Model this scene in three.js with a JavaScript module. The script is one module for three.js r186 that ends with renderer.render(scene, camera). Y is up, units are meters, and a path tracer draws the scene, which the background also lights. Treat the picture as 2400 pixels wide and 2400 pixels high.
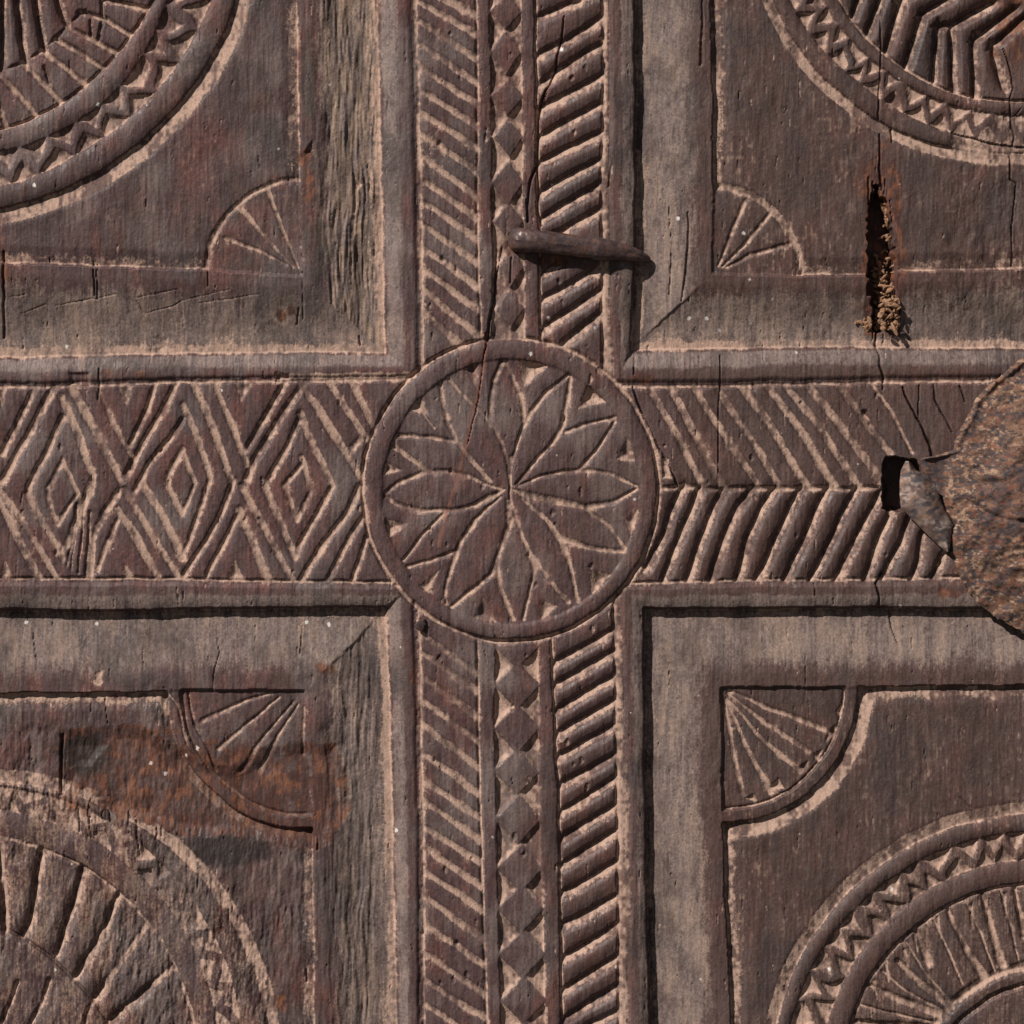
import * as THREE from 'three';
import { mergeGeometries } from 'three/addons/utils/BufferGeometryUtils.js';

// ---------------------------------------------------------------- camera, sky, sun, exposure
const S = 0.0002;                                   // metres per carving unit (u): the door piece in view is 2400 u = 48 cm
const P = (x, y, z = 0) => new THREE.Vector3((x - 1200) * S, (1200 - y) * S, z * S);
const scene = new THREE.Scene();
const camera = new THREE.PerspectiveCamera(16, 1, 0.05, 60);
camera.position.set(0, 0, 1200 * S / Math.tan(8 * Math.PI / 180));
camera.lookAt(0, 0, 0);

const skyW = 128, skyH = 64, skyData = new Float32Array(skyW * skyH * 4);
for (let j = 0; j < skyH; j++) for (let i = 0; i < skyW; i++) {
  const el = ((j + 0.5) / skyH - 0.5) * Math.PI, s = Math.sin(el), t = Math.pow(Math.max(0, s), 0.5);
  const k = 4 * (j * skyW + i), g = s < 0 ? 0.55 : 1;
  skyData[k] = (0.60 * (1 - t) + 0.24 * t) * g; skyData[k + 1] = (0.58 * (1 - t) + 0.31 * t) * g; skyData[k + 2] = (0.54 * (1 - t) + 0.46 * t) * g; skyData[k + 3] = 1;
}
const sky = new THREE.DataTexture(skyData, skyW, skyH, THREE.RGBAFormat, THREE.FloatType);
sky.mapping = THREE.EquirectangularReflectionMapping; sky.magFilter = THREE.LinearFilter; sky.needsUpdate = true;
scene.background = sky; scene.environment = sky;
scene.backgroundIntensity = 0.3; scene.environmentIntensity = 0.3;

const sun = new THREE.DirectionalLight(new THREE.Color(1, 0.945, 0.88), 5);
sun.name = 'sun';
sun.position.set(-1.14 * 2.4, 1.22 * 2.4, 1.0 * 2.4); sun.target.position.set(0, 0, 0);
sun.castShadow = true; sun.shadow.mapSize.set(4096, 4096); sun.shadow.radius = 1.6;
Object.assign(sun.shadow.camera, { left: -0.45, right: 0.45, top: 0.45, bottom: -0.45, near: 0.5, far: 9 });
scene.add(sun, sun.target);

const renderer = new THREE.WebGLRenderer({ antialias: true });
renderer.toneMapping = THREE.LinearToneMapping;
renderer.toneMappingExposure = 1.2;
renderer.shadowMap.enabled = true;

// ---------------------------------------------------------------- noise
const NT = new Float32Array(1 << 16); { let q = 12345; for (let n = 0; n < NT.length; n++) { q = (Math.imul(q, 1664525) + 1013904223) >>> 0; let h = q; h ^= h >>> 15; h = Math.imul(h, 0x2c1b3c6d); h ^= h >>> 12; NT[n] = (h >>> 0) / 4294967296; } }
const hash = (x, y, s) => NT[((x + s * 131 + (y >> 8) * 37) & 255) | (((y + s * 57 + (x >> 8) * 91) & 255) << 8)];
function vn(x, y, s) {
  const xi = Math.floor(x), yi = Math.floor(y); let u = x - xi, v = y - yi; u = u * u * (3 - 2 * u); v = v * v * (3 - 2 * v);
  const a = hash(xi, yi, s), b = hash(xi + 1, yi, s), c = hash(xi, yi + 1, s), d = hash(xi + 1, yi + 1, s);
  return a + (b - a) * u + (c - a) * v + (a - b - c + d) * u * v;
}
const fbm = (x, y, s) => 0.55 * vn(x, y, s) + 0.29 * vn(x * 2.1, y * 2.1, s + 1) + 0.16 * vn(x * 4.3, y * 4.3, s + 2);
let seed = 7; const rnd = () => { seed = (Math.imul(seed, 1664525) + 1013904223) >>> 0; return seed / 4294967296; };
const sat = t => t < 0 ? 0 : t > 1 ? 1 : t, sm = (a, b, t) => { t = sat((t - a) / (b - a)); return t * t * (3 - 2 * t); };

// ---------------------------------------------------------------- grid of the carved surface
const LO = -180, HI = 2580, xs = [];
for (let x = LO; x < -8; x += 8) xs.push(x);
for (let x = -8; x < 2408; x += 2.2) xs.push(x);
for (let x = 2412; x <= HI; x += 8) xs.push(x);
const N = xs.length, NN = N * N, X = Float32Array.from(xs);
const idx = v => { let a = 0, b = N - 1; while (a < b) { const m = (a + b) >> 1; if (X[m] < v) a = m + 1; else b = m; } return a; };
const WX = new Float32Array(NN), WY = new Float32Array(NN), B = new Float32Array(NN), C = new Float32Array(NN), C2 = new Float32Array(NN), D = new Float32Array(NN), WE = new Float32Array(NN);
let CT = C; const G = new Uint8Array(NN), R = new Uint8Array(NN);
for (let j = 0; j < N; j++) for (let i = 0; i < N; i++) {
  const k = j * N + i, x = X[i], y = X[j];
  WX[k] = x + (vn(x / 60, y / 60, 11) - 0.5) * 4.5 + (vn(x / 14, y / 14, 12) - 0.5) * 2.2;
  WY[k] = y + (vn(x / 60, y / 60, 13) - 0.5) * 4.5 + (vn(x / 14, y / 14, 14) - 0.5) * 2.2;
}
// a line given by knots [at, value], sampled into a table
function line(...kn) {
  const t = new Float32Array(HI - LO + 40);
  for (let n = 0; n < t.length; n++) {
    const a = n + LO - 20; let q = 0; while (q < kn.length - 2 && a > kn[q + 1][0]) q++;
    const [a0, v0] = kn[q], [a1, v1] = kn[q + 1]; t[n] = v0 + (v1 - v0) * Math.max(-0.15, Math.min(1.15, (a - a0) / (a1 - a0)));
  }
  return a => t[Math.max(0, Math.min(t.length - 1, Math.round(a - LO + 20)))];
}
// the four recessed panels: outer edge of the moulding, its inner edge, and the end of the bead
const Q = {
  TL: { sx: -1, sy: -1, xo: line([0, 885], [330, 891], [600, 898], [818, 903]), yo: line([0, 838], [200, 833], [400, 829], [640, 824], [840, 826]), xi: line([0, 697], [300, 702], [640, 706]), yi: line([0, 616], [200, 622], [331, 627], [480, 632], [640, 642], [706, 646]), xb: line([0, 969], [330, 977], [640, 982], [850, 986]), yb: line([0, 904], [250, 899], [400, 893], [640, 889], [945, 886]) },
  TR: { sx: 1, sy: -1, xo: line([0, 1490], [400, 1492], [640, 1489], [700, 1484], [790, 1480]), yo: line([1505, 819], [1700, 815], [2000, 813], [2120, 815], [2400, 816]), xi: line([0, 1667], [300, 1673], [430, 1671], [640, 1672]), yi: line([1672, 641], [1860, 646], [2010, 644], [2105, 637], [2400, 629]), xb: line([0, 1425], [400, 1426], [640, 1428], [750, 1425], [840, 1438]), yb: line([1500, 902], [1700, 901], [1850, 897], [2100, 892], [2330, 889]) },
  BL: { sx: -1, sy: 1, xo: line([1440, 905], [1620, 912], [1800, 918], [2050, 921], [2200, 926], [2400, 931]), yo: line([0, 1429], [150, 1434], [300, 1433], [450, 1429], [600, 1427], [900, 1424]), xi: line([1621, 716], [1710, 722], [1992, 736], [2290, 737], [2400, 738]), yi: line([0, 1626], [300, 1624], [450, 1617], [712, 1620]), xb: line([1480, 976], [1580, 981], [1760, 979], [1850, 983], [2000, 986], [2400, 987]), yb: line([0, 1361], [330, 1361], [640, 1367], [945, 1371]) },
  BR: { sx: 1, sy: 1, xo: line([1430, 1511], [1760, 1512], [2080, 1516], [2400, 1525]), yo: line([1511, 1427], [1760, 1427], [2000, 1425], [2300, 1427]), xi: line([1610, 1690], [1810, 1694], [1930, 1694], [2100, 1701], [2250, 1708], [2400, 1714]), yi: line([1690, 1611], [1820, 1612], [1890, 1614], [2100, 1609], [2400, 1607]), xb: line([1500, 1453], [1600, 1460], [1760, 1463], [1850, 1476], [2000, 1470], [2060, 1480], [2140, 1476], [2250, 1468], [2400, 1470]), yb: line([1530, 1371], [1760, 1364], [2000, 1362], [2240, 1359]) },
};
// the stile above (U) and below (V) the rosette: strip edges
const ST = {
  U: { a: line([0, 1119], [330, 1121], [640, 1122], [800, 1128]), b: line([0, 1149], [300, 1153], [600, 1157], [790, 1150]), c: line([0, 1222], [330, 1226], [480, 1227], [640, 1231], [790, 1231]), d: line([0, 1250], [270, 1256], [430, 1257], [600, 1262], [790, 1262]), e: line([0, 1409], [170, 1412], [400, 1407], [780, 1409]) },
  V: { a: line([1500, 1121], [1650, 1123], [1800, 1123], [1960, 1128], [2080, 1133], [2200, 1137], [2400, 1140]), b: line([1560, 1161], [1700, 1159], [1860, 1162], [2010, 1167], [2240, 1170], [2400, 1174]), c: line([1540, 1262], [1820, 1262], [1930, 1265], [2040, 1270], [2130, 1274], [2240, 1277], [2400, 1281]), d: line([1520, 1289], [1600, 1293], [1760, 1300], [1850, 1306], [2000, 1310], [2140, 1312], [2400, 1315]), e: line([1480, 1436], [1580, 1438], [1760, 1441], [1900, 1444], [2100, 1446], [2400, 1447]) },
};
const ring = (cx, cy, r) => ({ cx, cy, r, s: (x, y) => Math.hypot(x - cx, y - cy) - r });
const MED = {
  TL: { oo: ring(-137, -223, 725), oi: ring(-180, -268, 726), io: ring(-84, -134, 495), ii: ring(-174, -262, 595), pitch: 76, ph: 0.3 },
  TR: { oo: ring(2356, -231, 591), oi: ring(2435, -329, 671), io: ring(2388, -258, 527), ii: ring(2380, -242, 482), pitch: 64, ph: 0.1 },
  BL: { oo: ring(-30, 2495, 661), oi: ring(-64, 2471, 630), io: ring(-64, 2471, 573), ii: ring(-74, 2496, 567 - 28), pitch: 70, ph: 0.6 },
  BR: { oo: ring(2434, 2532, 624), oi: ring(2433, 2544, 594), io: ring(2436, 2527, 511), ii: ring(2438, 2532, 464), pitch: 62, ph: 0.2 },
};
const FAN = { TL: ring(706, 646, 226), TR: ring(1671, 642, 206), BL: ring(716, 1622, 322), BR: ring(1696, 1614, 315) };
// regions: [part, piece, how]: 'one' = one piece, 'many' = every closed island is a piece, '' = body of the part
const regs = [], rid = {}; const reg = (key, part, piece, how) => { rid[key] = regs.length; regs.push({ key, part, piece, how }); };
reg('none', 'rail', '', '');
for (const s of ['U', 'V']) { reg(s + 'body', 'stile' + s, '', ''); reg(s + 'hl', 'stile' + s, 'herringbone_slat', 'many'); reg(s + 'fl', 'stile' + s, 'fillet', 'one'); reg(s + 'dia', 'stile' + s, 'diamond', 'many'); reg(s + 'fr', 'stile' + s, 'fillet', 'one'); reg(s + 'hr', 'stile' + s, 'herringbone_slat', 'many'); reg(s + 'bl', 'stile' + s, 'bead_moulding', 'one'); reg(s + 'br', 'stile' + s, 'bead_moulding', 'one'); }
for (const s of ['L', 'R']) { reg(s + 'band', 'rail' + s, s === 'L' ? 'lattice_bar' : 'chevron_slat', 'many'); reg(s + 'bt', 'rail' + s, 'bead_moulding', 'one'); reg(s + 'bb', 'rail' + s, 'bead_moulding', 'one'); }
reg('rim', 'rosette', 'rim', 'one'); reg('ros', 'rosette', 'petal', 'many');
for (const q of ['TL', 'TR', 'BL', 'BR']) {
  reg(q + 'mv', 'panel' + q, 'panel_moulding', 'one'); reg(q + 'mh', 'panel' + q, 'panel_moulding', 'one'); reg(q + 'field', 'panel' + q, '', '');
  reg(q + 'fan', 'panel' + q, 'fan_blade', 'many'); reg(q + 'fring', 'panel' + q, 'fan_rim', 'one');
  reg(q + 'ob', 'panel' + q, 'medallion_band', 'one'); reg(q + 'zz', 'panel' + q, 'zigzag_band', 'one'); reg(q + 'ib', 'panel' + q, 'medallion_band', 'one'); reg(q + 'ctr', 'panel' + q, 'flute', 'many');
}
const mouldH = (t, deep) => t < 0.05 ? (deep ? -35 + 120 * t : -29) : t < 0.9 ? !deep ? -29 + 27 * (0.16 * sat((t - 0.05) / 0.8) + 0.84 * sm(0.22, 0.9, t)) : -29 + 27 * (0.35 * sat((t - 0.05) / 0.75) + 0.65 * sm(0.05, 0.86, t) * sm(-0.5, 0.8, t)) : -2.2;
const beadH = t => t < 0.03 ? -29 + 11 * t / 0.03 : t < 0.72 ? -18 * Math.pow(1 - (t - 0.03) / 0.69, 2) : t < 0.84 ? 0 : -8 * (t - 0.84) / 0.16;
const rosO = (x, y) => (Math.hypot((x - 1197) / 341, (y - 1147) / 350) - 1) * 345, rosI = (x, y) => (Math.hypot((x - 1197) / 301, (y - 1153) / 310) - 1) * 305;
for (let k = 0; k < NN; k++) {
  const x = WX[k], y = WY[k]; let h = 0, r = 0, dustAndSun = 0, we = 0;
  const ro = rosO(x, y);
  if (ro < 0) { const ri = rosI(x, y); if (ri < 0) { r = rid.ros; h = -1.5; } else { r = rid.rim; h = 3 - 3 * Math.pow(Math.abs((ri + ro) / (ri - ro)), 3); } }
  else {
    const qn = (y < 1147 ? 'T' : 'B') + (x < 1197 ? 'L' : 'R'), q = Q[qn];
    const du = (x - q.xo(y)) * q.sx, dv = (y - q.yo(x)) * q.sy;
    if (du > 0 && dv > 0) {
      const tu = du / Math.abs(q.xi(y) - q.xo(y)), tv = dv / Math.abs(q.yi(x) - q.yo(x)), t = Math.min(tu, tv);
      if (t < 1) { h = mouldH(t, (tu < tv ? q.sx : q.sy) > 0); r = rid[qn + (tu < tv ? 'mv' : 'mh')]; we = (1 - sm(0.5, 0.95, t)) ; dustAndSun = 0.9 * (1 - sm(0.05, 0.13, t)) + 0.35 * (1 - sm(0.1, 0.34, t)); if (q.sx > 0 && tu < tv || q.sy > 0 && tv <= tu) dustAndSun *= 0.4; }
      else {
        const e = Math.min((x - q.xi(y)) * q.sx, (y - q.yi(x)) * q.sy), m = MED[qn], f = FAN[qn];
        h = -16 + 9 * sat(e / 42); r = rid[qn + 'field']; const ev = (x - q.xi(y)) * q.sx, eh = (y - q.yi(x)) * q.sy; dustAndSun = (0.66 * (1 - sm(14, 44, e)) + 0.25 * (1 - sm(4, 9, e))) * ((ev < eh ? q.sx : q.sy) > 0 ? 1 : 0.72);  // edge dust fuller on sun-facing edges: light and shade put into its colour
        const fs = f.s(x, y), dbl = qn[0] === 'B';
        if (fs < 0) { r = rid[qn + 'fan']; h = -7 - (dbl ? 3 : 1); dustAndSun = 0; if (dbl && fs > -30) { r = rid[qn + 'fring']; h = -4.5; } }
        if (m.oo.s(x, y) < 0) {
          dustAndSun = 0; h = -6; const a = m.oi.s(x, y), b = m.io.s(x, y), c = m.ii.s(x, y);
          if (a > 0) { r = rid[qn + 'ob']; h = -6.5 + 4 * (1 - Math.pow((a + m.oo.s(x, y)) / (a - m.oo.s(x, y)), 2)); }
          else if (b > 0) {
            r = rid[qn + 'zz']; h = -6; const v = b / (b - a), w = b - a, mid = (m.oi.r + m.io.r) / 2;
            const p = Math.atan2(y - m.oo.cy, x - m.oo.cx) * mid / m.pitch + m.ph + 40 + (vn(x / 50, y / 50, 71) - 0.5) * 0.5, tri = Math.abs(p - Math.floor(p) - 0.5) * 2;
            const gap = Math.abs(v - (0.18 + 0.64 * tri)) - 0.17 - 0.1 * (vn(x / 40, y / 40, 72) - 0.5);
            if (gap > 0) { C[k] = Math.max(C[k], Math.min(7.5, gap * w * 0.6) * (qn === 'BL' ? sm(0.2, 0.6, vn(x / 60, y / 60, 73)) : 1)); if (gap * w > 4) dustAndSun = 0.8; }
          } else if (c > 0) { r = rid[qn + 'ib']; h = -6.5 + 4 * (1 - Math.pow((b + c) / (c - b), 2)); }
          else { r = rid[qn + 'ctr']; h = -7.5; }
        }
      }
    } else {
      const tb = Math.max(du < 0 || true ? -du / Math.abs(q.xb(y) - q.xo(y)) : 0, -dv / Math.abs(q.yb(x) - q.yo(x)));
      const vert = -du / Math.abs(q.xb(y) - q.xo(y)) >= -dv / Math.abs(q.yb(x) - q.yo(x));
      const s = y < 1147 ? 'U' : 'V', L = x < 1197;
      if (tb < 1) { h = (vert ? q.sx : q.sy) > 0 ? (tb < 0.03 ? -35 + 26 * tb / 0.03 : tb < 0.6 ? -9 * Math.pow(1 - (tb - 0.03) / 0.57, 2) : beadH(Math.max(tb, 0.73))) : beadH(tb); r = vert ? rid[s + (L ? 'bl' : 'br')] : rid[(L ? 'L' : 'R') + (y < 1147 ? 'bt' : 'bb')]; we = sm(0.04, 0.12, tb) * (1 - sm(0.42, 0.66, tb)) * 0.9; }
      else {
        const xl = Q[y < 1147 ? 'TL' : 'BL'].xb(y), xr = Q[y < 1147 ? 'TR' : 'BR'].xb(y);
        if (x > xl && x < xr && Math.abs(y - 1147) > 180) {
          const t = ST[s]; r = rid[s + 'body'];
          if (x < t.a(y)) r = rid[s + 'hl']; else if (x < t.b(y)) r = rid[s + 'fl']; else if (x < t.c(y)) r = rid[s + 'dia']; else if (x < t.d(y)) r = rid[s + 'fr']; else if (x < t.e(y)) r = rid[s + 'hr']; else { dustAndSun = 0.75; h = -4; }
        } else r = rid[(L ? 'L' : 'R') + 'band'];
      }
    }
  }
  B[k] = h; R[k] = r; D[k] = dustAndSun; WE[k] = we;
}
// ---------------------------------------------------------------- carving tools
const clipOf = keys => { if (!keys) return null; const c = new Uint8Array(regs.length); for (const key of [].concat(keys)) regs.forEach((g, n) => { if (g.key === key || (key.endsWith('*') && g.key.startsWith(key.slice(0, -1)))) c[n] = 1; }); return c; };
// one chisel cut along pts; width per point; profile v (gouge), u (flat bottom), r (valley between two round ridges)
function cut(pts, w, d, o = {}) {
  const { dustAndSun = 0.85, prof = 'u', clip = null, mark = 1, side = 1 } = o, W = pts.map((_, n) => (Array.isArray(w) ? w[Math.min(n, w.length - 1)] : w) * (prof === 'r' || prof === 'g' || o.thin ? 1 : 1.3)), c = clipOf(clip);
  for (let n = 0; n < pts.length - 1; n++) {
    const [ax, ay] = pts[n], [bx, by] = pts[n + 1], w0 = W[n] / 2, w1 = W[n + 1] / 2, m = Math.max(w0, w1) + 6, dx = bx - ax, dy = by - ay, l2 = dx * dx + dy * dy || 1e-6;
    const i0 = idx(Math.min(ax, bx) - m), i1 = idx(Math.max(ax, bx) + m), j0 = idx(Math.min(ay, by) - m), j1 = idx(Math.max(ay, by) + m);
    for (let j = j0; j <= j1; j++) for (let i = i0; i <= i1; i++) {
      const k = j * N + i; if (c && !c[R[k]]) continue;
      const px = WX[k] - ax, py = WY[k] - ay, t = sat((px * dx + py * dy) / l2), hw = w0 + (w1 - w0) * t, u = Math.hypot(px - dx * t, py - dy * t) / hw;
      if (u >= 1) continue;
      if (prof === 'g') { // a slanting gouge: long face on one side, short steep face on the other
        const lit = (dx * py - dy * px) * side > 0, p = lit ? 0.72 * Math.pow(sat(1 - u / 0.82), 1.25) + 0.28 * Math.pow(1 - u, 2) : 0.7 * sat(1 - u / 0.26) + 0.3 * Math.pow(1 - u, 1.6), dep = d * p;
        if (dep > CT[k]) CT[k] = dep; if (u < 0.16 || lit && u < 0.3) G[k] = 1; if (lit && u < 0.72 && dustAndSun > D[k]) D[k] = Math.max(D[k], dustAndSun * (0.4 + 0.6 * sm(0.6, 0.3, u))); continue;  // pale dust tone on the sun-facing face alone, sunlight painted into the colour
      }
      const p = prof === 'v' ? 1 - u : prof === 'u' ? sm(0, 0.85, 1 - u) : 0.55 * (1 - u) * (1 - u) + 0.45 * (1 - Math.sqrt(1 - Math.pow(1 - u, 2.4)));
      const dep = d * p * (prof === 'r' ? 1 : Math.min(1, hw / (W[0] / 2 + 1e-6) * 0.5 + 0.5)); if (dep > CT[k]) CT[k] = dep;
      if (prof !== 'r' ? u < 0.8 : u < 0.22) { if (mark) G[k] = 1; const du = dustAndSun * (prof === 'r' ? 1 : 1 - 0.75 * sm(0.45, 0.8, u)); if (du > D[k]) D[k] = du; }
    }
  }
}
// a chip cut: polygon sinking away from its edges
function pit(poly, d, o = {}) {
  const { dustAndSun = 0.9, slope = 0.9, clip = null } = o, c = clipOf(clip), xx = poly.map(p => p[0]), yy = poly.map(p => p[1]);
  const i0 = idx(Math.min(...xx) - 4), i1 = idx(Math.max(...xx) + 4), j0 = idx(Math.min(...yy) - 4), j1 = idx(Math.max(...yy) + 4);
  for (let j = j0; j <= j1; j++) for (let i = i0; i <= i1; i++) {
    const k = j * N + i; if (c && !c[R[k]]) continue; const x = WX[k], y = WY[k]; let inside = false, e = 1e9;
    for (let a = 0, b = poly.length - 1; a < poly.length; b = a++) {
      const [ax, ay] = poly[a], [bx, by] = poly[b]; if ((ay > y) !== (by > y) && x < (bx - ax) * (y - ay) / (by - ay) + ax) inside = !inside;
      const dx = bx - ax, dy = by - ay, t = sat(((x - ax) * dx + (y - ay) * dy) / (dx * dx + dy * dy)); e = Math.min(e, Math.hypot(x - ax - dx * t, y - ay - dy * t));
    }
    if (!inside) continue; const dep = Math.min(d, e * slope); if (dep > CT[k]) CT[k] = dep; if (e > 2.2) { G[k] = 1; if (dustAndSun > D[k]) D[k] = dustAndSun; }
  }
}
// a scoop outside a ring: deepest against the ring
function scoop(g, w, d, clip, dustAndSun = 0.8) {
  const c = clipOf(clip), i0 = idx(g.cx - g.r - w), i1 = idx(g.cx + g.r + w), j0 = idx(g.cy - g.r - w), j1 = idx(g.cy + g.r + w);
  for (let j = j0; j <= j1; j++) for (let i = i0; i <= i1; i++) { const k = j * N + i; if (c && !c[R[k]]) continue; const s = g.s(WX[k], WY[k]); if (s < 0 || s > w) continue; const dep = d * (1 - s / w); if (dep > C[k]) C[k] = dep; if (s < w * 0.85 && D[k] < dustAndSun) D[k] = dustAndSun; }
}
const arcPts = (cx, cy, rx, ry, a0, a1, n = 60) => Array.from({ length: n + 1 }, (_, q) => { const a = (a0 + (a1 - a0) * q / n) * Math.PI / 180; return [cx + rx * Math.cos(a), cy + ry * Math.sin(a)]; });
const K = 640 / 1932, Z = (ox, oy, k = K) => (...v) => { const p = []; for (let n = 0; n < v.length; n += 2) p.push([ox + v[n] * k, oy + v[n + 1] * k]); return p; };
const z00 = Z(0, 0), z10 = Z(600, 0), z20 = Z(1180, 0), z30 = Z(1760, 0), z01 = Z(0, 580), z11 = Z(600, 580), z21 = Z(1180, 580), z31 = Z(1760, 580);
const z02 = Z(0, 1180), z12 = Z(600, 1180), z22 = Z(1180, 1180), z32 = Z(1760, 1180), z03 = Z(0, 1760), z13 = Z(600, 1760), z23 = Z(1180, 1760), z33 = Z(1760, 1760), zR = Z(840, 780, 720 / 1932);
const along = (f, y0, y1, off = 0, st = 40) => { const p = []; for (let y = y0; y <= y1; y += st) p.push([f(y) + off, y]); return p; };
const acrossL = (f, x0, x1, off = 0, st = 40) => { const p = []; for (let x = x0; x <= x1; x += st) p.push([x, f(x) + off]); return p; };

// ---- the stile: herringbone strips and the chain of diamonds
for (const [s, y0, y1, le] of [['U', -160, 900, Q.TL.xb], ['V', 1400, 2560, Q.BL.xb]]) {
  const t = ST[s];
  cut(along(le, y0, y1, s === 'U' ? 5 : 6), 11, 7, { clip: s + 'hl' });
  cut(along(t.a, y0, y1, -1), 9, 6, { clip: [s + 'hl', s + 'fl'] });
  cut(along(t.d, y0, y1, 4), 10, 8, { clip: [s + 'hr'], dustAndSun: 0.8 });
  cut(along(t.e, y0, y1, 3), 9, 6, { clip: [s + 'hr', s + 'body'], dustAndSun: 0.9 });
}
for (const p of [z10(1330, 0, 1570, 125), z10(1130, -140, 1560, 105), z10(1130, 0, 1575, 255), z10(1140, 140, 1575, 425), z10(1150, 310, 1575, 590), z10(1155, 470, 1575, 750), z10(1150, 630, 1575, 900), z10(1155, 790, 1575, 1055), z10(1165, 945, 1575, 1220), z10(1170, 1110, 1575, 1400), z10(1180, 1280, 1580, 1555), z10(1175, 1430, 1575, 1700), z10(1175, 1590, 1575, 1870), z10(1180, 1750, 1575, 2032), z11(1180, 150, 1575, 440), z11(1180, 290, 1570, 625), z11(1180, 440, 1440, 690), z10(1130, -310, 1570, -65), z10(1130, -470, 1570, -230),
  z12(1160, 915, 1580, 1215), z12(1160, 1045, 1580, 1335), z12(1160, 1205, 1580, 1510), z12(1165, 1375, 1580, 1695), z12(1170, 1555, 1580, 1885), z13(1170, 5, 1580, 310), z13(1165, 200, 1590, 475), z13(1165, 340, 1600, 640), z13(1165, 525, 1605, 795), z13(1170, 665, 1605, 970), z13(1180, 840, 1605, 1135), z13(1185, 1025, 1615, 1335), z13(1185, 1225, 1625, 1525), z13(1190, 1425, 1635, 1735), z13(1195, 1625, 1640, 1905), z13(1200, 1795, 1640, 2080), z13(1200, 1965, 1640, 2240), z13(1200, 2130, 1640, 2410)])
  cut(p, [14, 21], 4.6, { clip: ['Uhl', 'Vhl'], dustAndSun: 0.95 });
for (const p of [z20(255, 105, 470, 10, 720, -110), z20(255, 385, 390, 300, 430, 285, 700, 105), z20(265, 580, 370, 490, 710, 300), z20(255, 770, 330, 720, 710, 520), z20(255, 960, 710, 710), z20(250, 1145, 710, 920), z20(260, 1360, 710, 1100), z20(270, 1540, 710, 1280), z20(280, 1700, 380, 1640, 710, 1460), z20(250, -100, 720, -330), z20(250, -300, 720, -530),
  z21(270, 175, 400, 100), z21(270, 360, 590, 190, 710, 110), z21(270, 565, 710, 285), z21(420, 680, 710, 440),
  z22(320, 1140, 790, 880), z22(350, 1290, 795, 1030), z22(350, 1470, 800, 1210), z22(360, 1630, 805, 1380), z22(365, 1800, 800, 1560), z23(370, 250, 810, 10), z23(380, 445, 815, 170), z23(385, 630, 815, 360), z23(395, 810, 815, 550), z23(405, 1015, 815, 775), z23(410, 1240, 815, 1010), z23(410, 1470, 815, 1220), z23(400, 1705, 815, 1440), z23(400, 1920, 820, 1640), z23(400, 2060, 825, 1820), z23(400, 2270, 825, 2020), z23(400, 2470, 825, 2220), z23(400, 2670, 825, 2420)])
  cut(p, [64, 64], 13, { prof: 'g', clip: ['Uhr', 'Vhr'], dustAndSun: 0.74 });
const dia = [];
for (const [cx, cy, a, b] of [[1770, -210, 105, 150], [1770, 80, 105, 125], [1770, 372, 105, 150], [1780, 685, 108, 130], [1788, 965, 100, 130], [1785, 1292, 106, 150], [1790, 1565, 100, 130]]) dia.push([600 + cx * K, cy * K, a * K, b * K]);
dia.push([1197, 625, 30, 46], [1196, 722, 32, 44]);
for (const [cy, x0, x1] of [[1512, 1160, 1262], [1606, 1161, 1262], [1707, 1160, 1262], [1808, 1160, 1262], [1920, 1164, 1266], [2035, 1169, 1271], [2131, 1169, 1271], [2238, 1171, 1277], [2345, 1174, 1281], [2450, 1175, 1283], [2550, 1175, 1283]]) dia.push([(x0 + x1) / 2, cy, (x1 - x0) / 2, 54]);
for (let j = 0; j < N; j++) for (let i = idx(1120); i <= idx(1310); i++) {
  const k = j * N + i; if (R[k] !== rid.Udia && R[k] !== rid.Vdia) continue;
  let m = 1e9; for (const [cx, cy, a, b] of dia) if (Math.abs(X[j] - cy) < 120) m = Math.min(m, (Math.abs(WX[k] - cx) / a + Math.abs(WY[k] - cy) / b - 1) * 26);
  if (m > 0) { C[k] = Math.max(C[k], Math.min(9, m * 1.1)); if (m > 2) { D[k] = 0.95; G[k] = 1; } else if (m > 0) G[k] = 1; } else B[k] -= 1;
}
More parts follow.
